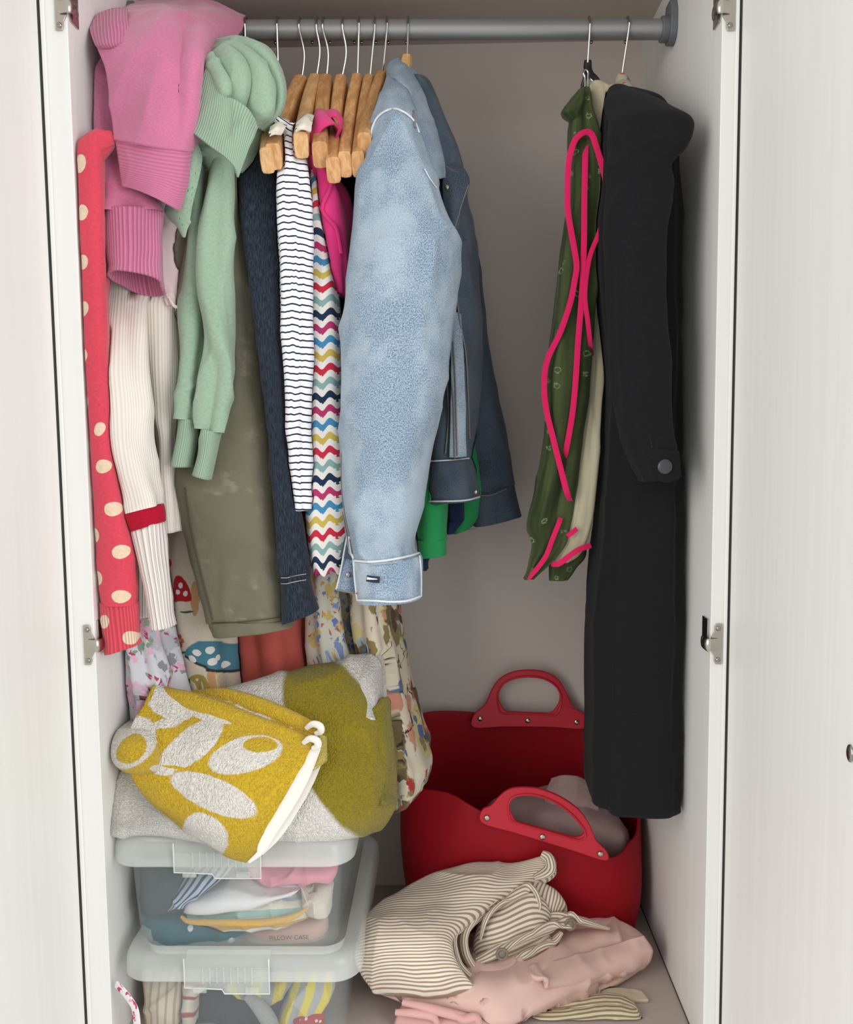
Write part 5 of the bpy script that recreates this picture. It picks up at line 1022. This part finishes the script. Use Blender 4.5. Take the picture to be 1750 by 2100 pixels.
roll('ochre_edge', [(372, 1880, 1.172), (390, 1890, 1.166), (450, 1892, 1.164), (540, 1892, 1.164), (600, 1880, 1.168), (632, 1862, 1.176)], [.002, .0035, .0045, .005, .004, .002], fabric('ochre_cotton', 'd9ac58', 'linen'), o)
cloth('folded_cloth', 'candy pink cloth at the upper right of the top box', 'cloth', [[(500, 1770, 1.205), (570, 1768, 1.195), (640, 1768, 1.195), (690, 1775, 1.20)], [(506, 1800, 1.19), (570, 1800, 1.178), (640, 1796, 1.178), (686, 1800, 1.188)], [(520, 1822, 1.192), (580, 1828, 1.18), (640, 1820, 1.182), (676, 1826, 1.19)]], pnk, ridge=.004, seed=246)
cloth('folded_cloth', 'ivory cloth between the pink cloth and the box side in the top box', 'cloth', [[(610, 1832, 1.205), (650, 1828, 1.198), (680, 1832, 1.20)], [(618, 1860, 1.192), (652, 1858, 1.183), (676, 1858, 1.188)], [(630, 1885, 1.192), (652, 1888, 1.184), (672, 1886, 1.19)]], crm, ridge=.005, seed=247)
pc = cloth('pillow_case_pack', 'beige pillow case packet lettered in capitals, lower right of the top box', 'packet', [[(500, 1908, 1.20), (560, 1905, 1.19), (620, 1898, 1.19), (668, 1890, 1.195)], [(495, 1930, 1.188), (560, 1930, 1.18), (620, 1925, 1.18), (670, 1920, 1.186)], [(502, 1940, 1.186), (560, 1941, 1.18), (620, 1940, 1.18), (662, 1938, 1.186)]], beige, rough=.0006, seed=248, crease=0)
def letters(text, at, size, mat, parent, tilt=0.0):
    cu = bpy.data.curves.new('lettering', 'FONT'); cu.body = text; cu.size = size; cu.align_x = 'CENTER'; cu.extrude = .0001
    t = bpy.data.objects.new('tmp', cu); S.collection.objects.link(t); dg = bpy.context.evaluated_depsgraph_get()
    me = bpy.data.meshes.new_from_object(t.evaluated_get(dg)); bpy.data.objects.remove(t)
    o = bpy.data.objects.new('lettering', me); me.materials.clear(); me.materials.append(mat); S.collection.objects.link(o); o.parent = parent
    o.location = Vector(at) - wpos(parent); o.rotation_euler = (math.radians(90), tilt, 0); return o
letters('PILLOW CASE', tuple(P(593, 1927, 1.1745)), .0088, plain('grey_print', '6d5f5c', .8), pc, -.03)
# what is in the lower box
navy2 = fabric('dark_navy_knit', '2f3743', 'knit'); tan = fabric('oat_corduroy', ticking('d8c7b2', 'b39f88', .011, .15, 0), 'plain')
yg = fabric('yellow_grey_stripe', ticking('a9aaa8', 'd8c73c', .022, .25, 0), 'linen', var=.06); red_f = fabric('red_flower_cotton', dotsm('a82c34', 'e0c8c0', 160, .3), 'plain')
cloth('folded_cloth', 'oat coloured corded cloth standing at the left of the lower box', 'cloth', [[(285, 2010, 1.195), (325, 2008, 1.185), (368, 2010, 1.19)], [(288, 2060, 1.18), (325, 2060, 1.172), (366, 2060, 1.178)], [(292, 2128, 1.18), (325, 2128, 1.172), (362, 2128, 1.178)]], tan, rough=.001, seed=251)
cloth('folded_cloth', 'cream cloth with red marks beside the oat cloth in the lower box', 'cloth', [[(370, 2010, 1.195), (400, 2008, 1.19), (436, 2010, 1.195)], [(372, 2060, 1.182), (386, 2058, 1.178), (400, 2060, 1.186)], [(375, 2128, 1.182), (386, 2128, 1.178), (398, 2128, 1.186)]], fabric('red_checked_cream', ticking('d6cabb', 'a04c4c', .022, .12, 1), 'plain'), seed=252)
cloth('folded_garment', 'dark navy garment filling the middle of the lower box', 'clothing', [[(392, 2010, 1.215), (450, 2008, 1.205), (540, 2010, 1.205), (610, 2015, 1.21)], [(396, 2060, 1.20), (460, 2050, 1.188), (540, 2060, 1.188), (610, 2060, 1.20)], [(398, 2128, 1.195), (470, 2128, 1.182), (540, 2128, 1.182), (610, 2128, 1.195)]], navy2, ridge=.006, seed=253)
o = cloth('folded_cloth', 'yellow and grey striped cloth at the right of the lower box', 'cloth', [[(600, 2012, 1.195), (640, 2010, 1.185), (684, 2012, 1.19)], [(586, 2050, 1.18), (630, 2050, 1.172), (682, 2045, 1.18)], [(566, 2090, 1.178), (615, 2095, 1.17), (660, 2085, 1.178)], [(560, 2128, 1.178), (615, 2128, 1.17), (650, 2128, 1.178)]], yg, D=(0, .04, 0), rough=.001, seed=254)
o = cloth('folded_scarf', 'crumpled grey and yellow knit curling in the lower box', 'scarf', [[(455, 2014, 1.19), (500, 2010, 1.18), (550, 2014, 1.178), (600, 2012, 1.182)], [(460, 2030, 1.178), (500, 2034, 1.17), (545, 2036, 1.168), (596, 2030, 1.174)], [(490, 2044, 1.18), (515, 2056, 1.172), (545, 2066, 1.17), (575, 2052, 1.176)]], fabric('grey_yellow_knit', ticking('8f918f', 'cdbb3c', .03, .22, 0), 'knit'), D=(0, .03, 0), ridge=.005, seed=255)
roll('fold', [(505, 2040, 1.168), (530, 2062, 1.165), (550, 2090, 1.165), (560, 2110, 1.168)], [.006, .010, .011, .01], fabric('grey_knit', '9a9b99', 'knit'), o)
cloth('folded_cloth', 'red flowered cloth at the bottom edge of the lower box', 'cloth', [[(598, 2094, 1.168), (630, 2086, 1.165), (664, 2084, 1.168)], [(600, 2110, 1.165), (630, 2108, 1.162), (664, 2106, 1.166)], [(602, 2128, 1.168), (630, 2128, 1.165), (662, 2128, 1.168)]], red_f, D=(0, .02, 0), seed=256)
# strap at the left of the lower box
o = MB().wire(px([(238, 2018, 1.128), (250, 2030, 1.122), (266, 2050, 1.118), (277, 2070, 1.118), (281, 2100, 1.122), (282, 2128, 1.13)]), .0058, 12, m=60, flat=.2, side=(.3, 1, 0)).build('printed_strap', fabric('pink_flower_tape', blooms([(110, .4, .5, 'c9486c', .3), (150, .35, .3, 'e3a9b8', .9)], 'f0e8ea'), 'plain'))
tag(o, 'white strap printed with pink flowers dangling beside the lower box', 'strap')

# ------------------------------------------------------------------ towels
def olive_p(m):
    v = m.wob(m.uv('Print'), 30, .006); c = lin('e0dcd3')
    return m.mix(m.ell(v, .700, 1.530, .196, .092, 66), c, lin('8f7f1a'))
terry_o = fabric('olive_white_terry', olive_p, 'terry', sheen=.2, var=.08)
terry_ol = fabric('olive_terry', '8a7c1c', 'terry', sheen=.2); terry_w = fabric('white_terry', 'e0dcd3', 'terry', sheen=.2)
o = thing('bath_towel', 'large white bath towel with an olive oval heaped on the upper box lid', 'towel', P(500, 1715, 1.2))
sheet('folded_towel', [[(232, 1580, 1.32), (330, 1520, 1.32), (450, 1470, 1.33), (590, 1440, 1.335), (695, 1400, 1.34), (765, 1385, 1.34), (780, 1400, 1.345)],
    [(222, 1545, 1.245), (330, 1480, 1.235), (450, 1424, 1.24), (585, 1390, 1.25), (690, 1364, 1.262), (765, 1350, 1.285), (780, 1380, 1.31)],
    [(218, 1600, 1.205), (330, 1555, 1.188), (450, 1500, 1.182), (580, 1450, 1.195), (690, 1425, 1.205), (768, 1425, 1.238), (786, 1450, 1.28)],
    [(215, 1640, 1.182), (330, 1628, 1.165), (450, 1595, 1.157), (590, 1560, 1.163), (705, 1545, 1.172), (782, 1550, 1.208), (796, 1560, 1.255)],
    [(216, 1684, 1.165), (330, 1680, 1.145), (450, 1676, 1.137), (600, 1655, 1.140), (712, 1648, 1.148), (787, 1640, 1.185), (800, 1642, 1.235)],
    [(217, 1708, 1.160), (330, 1702, 1.148), (450, 1707, 1.142), (600, 1710, 1.142), (715, 1709, 1.148), (768, 1696, 1.178), (785, 1676, 1.225)],
    [(222, 1690, 1.19), (330, 1684, 1.18), (450, 1686, 1.175), (600, 1688, 1.175), (700, 1686, 1.18), (756, 1676, 1.205), (770, 1656, 1.245)]], terry_o, o, rough=.004, rs=13, ridge=.004, rr=6, seed=261, nu=150, nv=120, thick=.01, crease=.006, cr=8)
sheet('folded_edge', [[(742, 1352, 1.282), (762, 1345, 1.277), (776, 1360, 1.272), (780, 1395, 1.272)], [(728, 1395, 1.237), (748, 1390, 1.232), (768, 1400, 1.237), (782, 1425, 1.252)], [(735, 1440, 1.212), (755, 1440, 1.212), (772, 1450, 1.222), (788, 1480, 1.270)], [(745, 1470, 1.197), (762, 1478, 1.197), (775, 1490, 1.235), (790, 1510, 1.260)]], terry_w, o, nu=36, nv=40, thick=.008, rough=.003, seed=262)
sheet('olive_fold', [[(748, 1470, 1.207), (768, 1450, 1.212), (786, 1430, 1.232), (792, 1440, 1.252)], [(772, 1540, 1.190), (784, 1530, 1.192), (796, 1530, 1.210), (801, 1540, 1.240)], [(784, 1600, 1.180), (793, 1598, 1.185), (803, 1600, 1.205), (806, 1606, 1.240)], [(782, 1650, 1.155), (792, 1650, 1.165), (802, 1648, 1.190), (806, 1650, 1.220)]], terry_ol, o, nu=36, nv=50, thick=.008, rough=.003, seed=263)
def yellow_p(m):
    v = m.wob(m.uv('Print'), 60, .005); c = lin('d2ae28'); w = lin('e6e0d6')
    for x, y, a, b, r in [(396, 1530, 76, 31, -35), (505, 1551, 76, 34, -14), (440, 1629, 94, 33, 22), (427, 1708, 50, 36, 35), (268, 1525, 62, 44, -40), (353, 1452, 48, 26, 20), (440, 1474, 44, 13, 14), (345, 1487, 34, 10, -12), (520, 1470, 40, 13, 16), (475, 1445, 34, 8, 12), (320, 1420, 26, 14, 40), (332, 1580, 26, 9, 10), (590, 1490, 16, 6, 40)]: c = m.mix(m.ell(v, x / 1000, y / 1000, a / 1000, b / 1000, r), c, w)
    for x, y, a, b, r in [(536, 1532, 34, 15, 0), (270, 1537, 34, 25, -40), (390, 1578, 55, 4, 8), (312, 1425, 5, 22, 20)]: c = m.mix(m.ell(v, x / 1000, y / 1000, a / 1000, b / 1000, r), c, lin('d2ae28'))
    return c
terry_y = fabric('yellow_leaf_terry', yellow_p, 'terry', sheen=.2, var=.06)
hem_w = fabric('white_towel_hem', 'e2ddd2', 'plain', var=.04)
o = thing('hand_towel', 'yellow and white leaf-patterned towel draped over the bath towel, corner hanging down', 'towel', P(400, 1760, 1.140))
sheet('folded_towel', [[(322, 1420, 1.240), (400, 1440, 1.230), (480, 1462, 1.215), (570, 1488, 1.195), (640, 1514, 1.175)],
    [(315, 1412, 1.212), (398, 1432, 1.202), (480, 1456, 1.188), (570, 1486, 1.170), (645, 1514, 1.156)],
    [(297, 1448, 1.195), (385, 1478, 1.178), (470, 1500, 1.162), (560, 1522, 1.148), (643, 1540, 1.142)],
    [(270, 1500, 1.175), (360, 1530, 1.155), (450, 1552, 1.138), (540, 1572, 1.128), (620, 1592, 1.126)],
    [(272, 1578, 1.155), (350, 1598, 1.135), (430, 1622, 1.118), (520, 1644, 1.110), (590, 1648, 1.110)],
    [(290, 1620, 1.142), (360, 1662, 1.120), (430, 1690, 1.108), (505, 1702, 1.102), (556, 1700, 1.104)],
    [(335, 1662, 1.130), (395, 1700, 1.112), (445, 1726, 1.103), (500, 1742, 1.097), (530, 1740, 1.099)],
    [(395, 1702, 1.122), (440, 1732, 1.108), (470, 1747, 1.101), (498, 1762, 1.095), (508, 1764, 1.095)]], terry_y, o, nu=110, nv=120, thick=.009, rough=.003, seed=271, ridge=.002, rr=7)
MB().wire(px([(650, 1532, 1.140), (622, 1592, 1.121), (590, 1650, 1.106), (556, 1702, 1.099), (530, 1742, 1.094), (508, 1766, 1.091)]), [.006, .0085, .0085, .0085, .008, .004], 14, m=80, flat=.4, side=(0, 1, 0)).build('hem', hem_w, o)
MB().wire(px([(658, 1555, 1.155), (632, 1605, 1.135), (600, 1662, 1.118), (566, 1712, 1.107), (536, 1750, 1.099)]), [.004, .007, .007, .007, .003], 14, m=80, flat=.5, side=(0, 1, 0)).build('hem', hem_w, o)
roll('fold', [(316, 1420, 1.215), (380, 1437, 1.195), (450, 1462, 1.178), (520, 1488, 1.162), (590, 1512, 1.148), (640, 1530, 1.140)], [.010, .014, .016, .015, .013, .008], terry_y, o, flat=.6, side=(0, 1, 0))
roll('fold', [(395, 1424, 1.222), (460, 1430, 1.205), (530, 1452, 1.186), (600, 1480, 1.168), (650, 1500, 1.155)], [.006, .013, .015, .014, .010], terry_y, o, flat=.6, side=(0, 1, 0))
for x, y, Y in ((652, 1498, 1.145), (646, 1528, 1.132)):
    roll('hem', [(x - 24, y - 4, Y + .004), (x - 10, y - 13, Y - .003), (x + 4, y - 9, Y - .005), (x + 6, y + 2, Y - .004), (x - 5, y + 7, Y - .001)], [.003, .0045, .005, .0045, .003], hem_w, o, flat=.55, side=(0, 1, 0))
sheet('under_layer', [[(560, 1500, 1.200), (610, 1500, 1.185), (655, 1510, 1.170), (668, 1515, 1.170)], [(570, 1545, 1.160), (620, 1545, 1.150), (655, 1550, 1.145), (668, 1550, 1.150)], [(580, 1590, 1.135), (615, 1590, 1.130), (650, 1575, 1.135), (670, 1562, 1.145)]], fabric('pale_yellow_terry_back', 'd9c45c', 'terry', sheen=.2), o, nu=40, nv=30, thick=.008, rough=.002, seed=273)
pillow('rolled_corner', [[(222, 1488, 1.215), (262, 1478, 1.220), (305, 1474, 1.225), (330, 1480, 1.215)], [(208, 1520, 1.170), (255, 1510, 1.155), (310, 1510, 1.155), (335, 1530, 1.160)], [(214, 1560, 1.150), (260, 1560, 1.130), (310, 1565, 1.130), (330, 1580, 1.140)], [(240, 1590, 1.150), (270, 1598, 1.135), (300, 1602, 1.135), (318, 1602, 1.145)]], terry_y, o, D=(0, .07, -.01), rough=.003, seed=274, edge=3.5)
o = cloth('dark_garment', 'charcoal garment poking out between the two towels at the left wall', 'clothing', [[(205, 1570, 1.28), (225, 1566, 1.27), (250, 1572, 1.27)], [(206, 1590, 1.25), (225, 1588, 1.24), (250, 1592, 1.24)], [(210, 1610, 1.245), (226, 1610, 1.235), (250, 1612, 1.24)]], fabric('charcoal_cotton', '3c3f45', 'plain'), D=(0, .05, -.005), seed=281)
# ------------------------------------------------------------------ settle the cloth: parts that would cut through a firmer neighbour are pushed off its surface
from mathutils.bvhtree import BVHTree
def top(o):
    while o.parent is not None: o = o.parent
    return o
def settle(order, skip=(), deep=.022):
    done = []
    bpy.context.view_layer.update()
    for nm in order:
        mine = [(o, k, e) for o, k, e in REG if top(o).name.split('.')[0] == nm]
        for o, k, e in mine:
            if k == 'sheet': continue
            me = o.data; base = np.array(wpos(o)); n = len(me.vertices)
            v = np.empty(n * 3, np.float32); me.vertices.foreach_get('co', v); v = v.reshape(-1, 3) + base; moved = False
            for c in done:
                if (nm, c['nm']) in skip: continue
                m = np.all((v > c['lo'] - .006) & (v < c['hi'] + .006), axis=1)
                for i in np.nonzero(m)[0]:
                    p = Vector(v[i]); q, nr, _, d = c['t'].find_nearest(p, deep)
                    if q is None: continue
                    nr = nr * c['s']; h = (p - q).dot(nr)
                    if h < c['e'] and (h < 0 or d < c['e']):
                        v[i] = q + nr * c['e']; moved = True
            if moved:
                v[:, 0] = np.clip(v[:, 0], XL + .003, XR - .003); v[:, 1] = np.minimum(v[:, 1], YB - .004)
                me.vertices.foreach_set('co', (v - base).astype(np.float32).ravel()); me.update()
        for o, k, e in mine:
            me = o.data; base = Vector(wpos(o)); vs = [x.co + base for x in me.vertices]; fs = [tuple(p.vertices) for p in me.polygons]
            a = np.array(vs); c0 = a.mean(0); s = 0.0; ny = 0.0
            for p in me.polygons: s += p.area * p.normal.dot(Vector(p.center) + base - Vector(c0)); ny += p.area * p.normal.y
            sg = (1.0 if s > 0 else -1.0) if k == 'closed' else (1.0 if ny > 0 else -1.0)
            if o is globals().get('tote'): sg = 1.0 if s > 0 else -1.0
            done.append(dict(nm=nm, t=BVHTree.FromPolygons(vs, fs), s=sg, e=e, lo=a.min(0), hi=a.max(0)))
REG.append((tote, 'sheet', .003))
settle(['wooden_hanger', 'pink_jumper', 'green_jumper', 'dotted_cardigan', 'cream_jumper', 'denim_jacket', 'striped_shirt', 'dark_denim_shirt', 'pale_blouse', 'olive_jacket', 'hot_pink_top', 'wave_print_top', 'black_jersey_shirt', 'emerald_top', 'navy_top',
        'hand_towel', 'bath_towel', 'dark_garment', 'coral_dress', 'mushroom_print_dress', 'rose_print_dress', 'blue_flower_dress', 'painterly_print_dress'],
       skip={('bath_towel', 'hand_towel'), ('denim_jacket', 'wooden_hanger'), ('green_jumper', 'wooden_hanger'), ('pink_jumper', 'wooden_hanger')})
settle(['black_coat', 'sheer_scarf'])
settle(['red_tote', 'rose_linen', 'striped_linen', 'striped_duvet_cover', 'blush_duvet_cover'])
settle(['folded_linen', 'folded_cloth', 'pillow_case_pack', 'folded_scarf', 'folded_garment'])
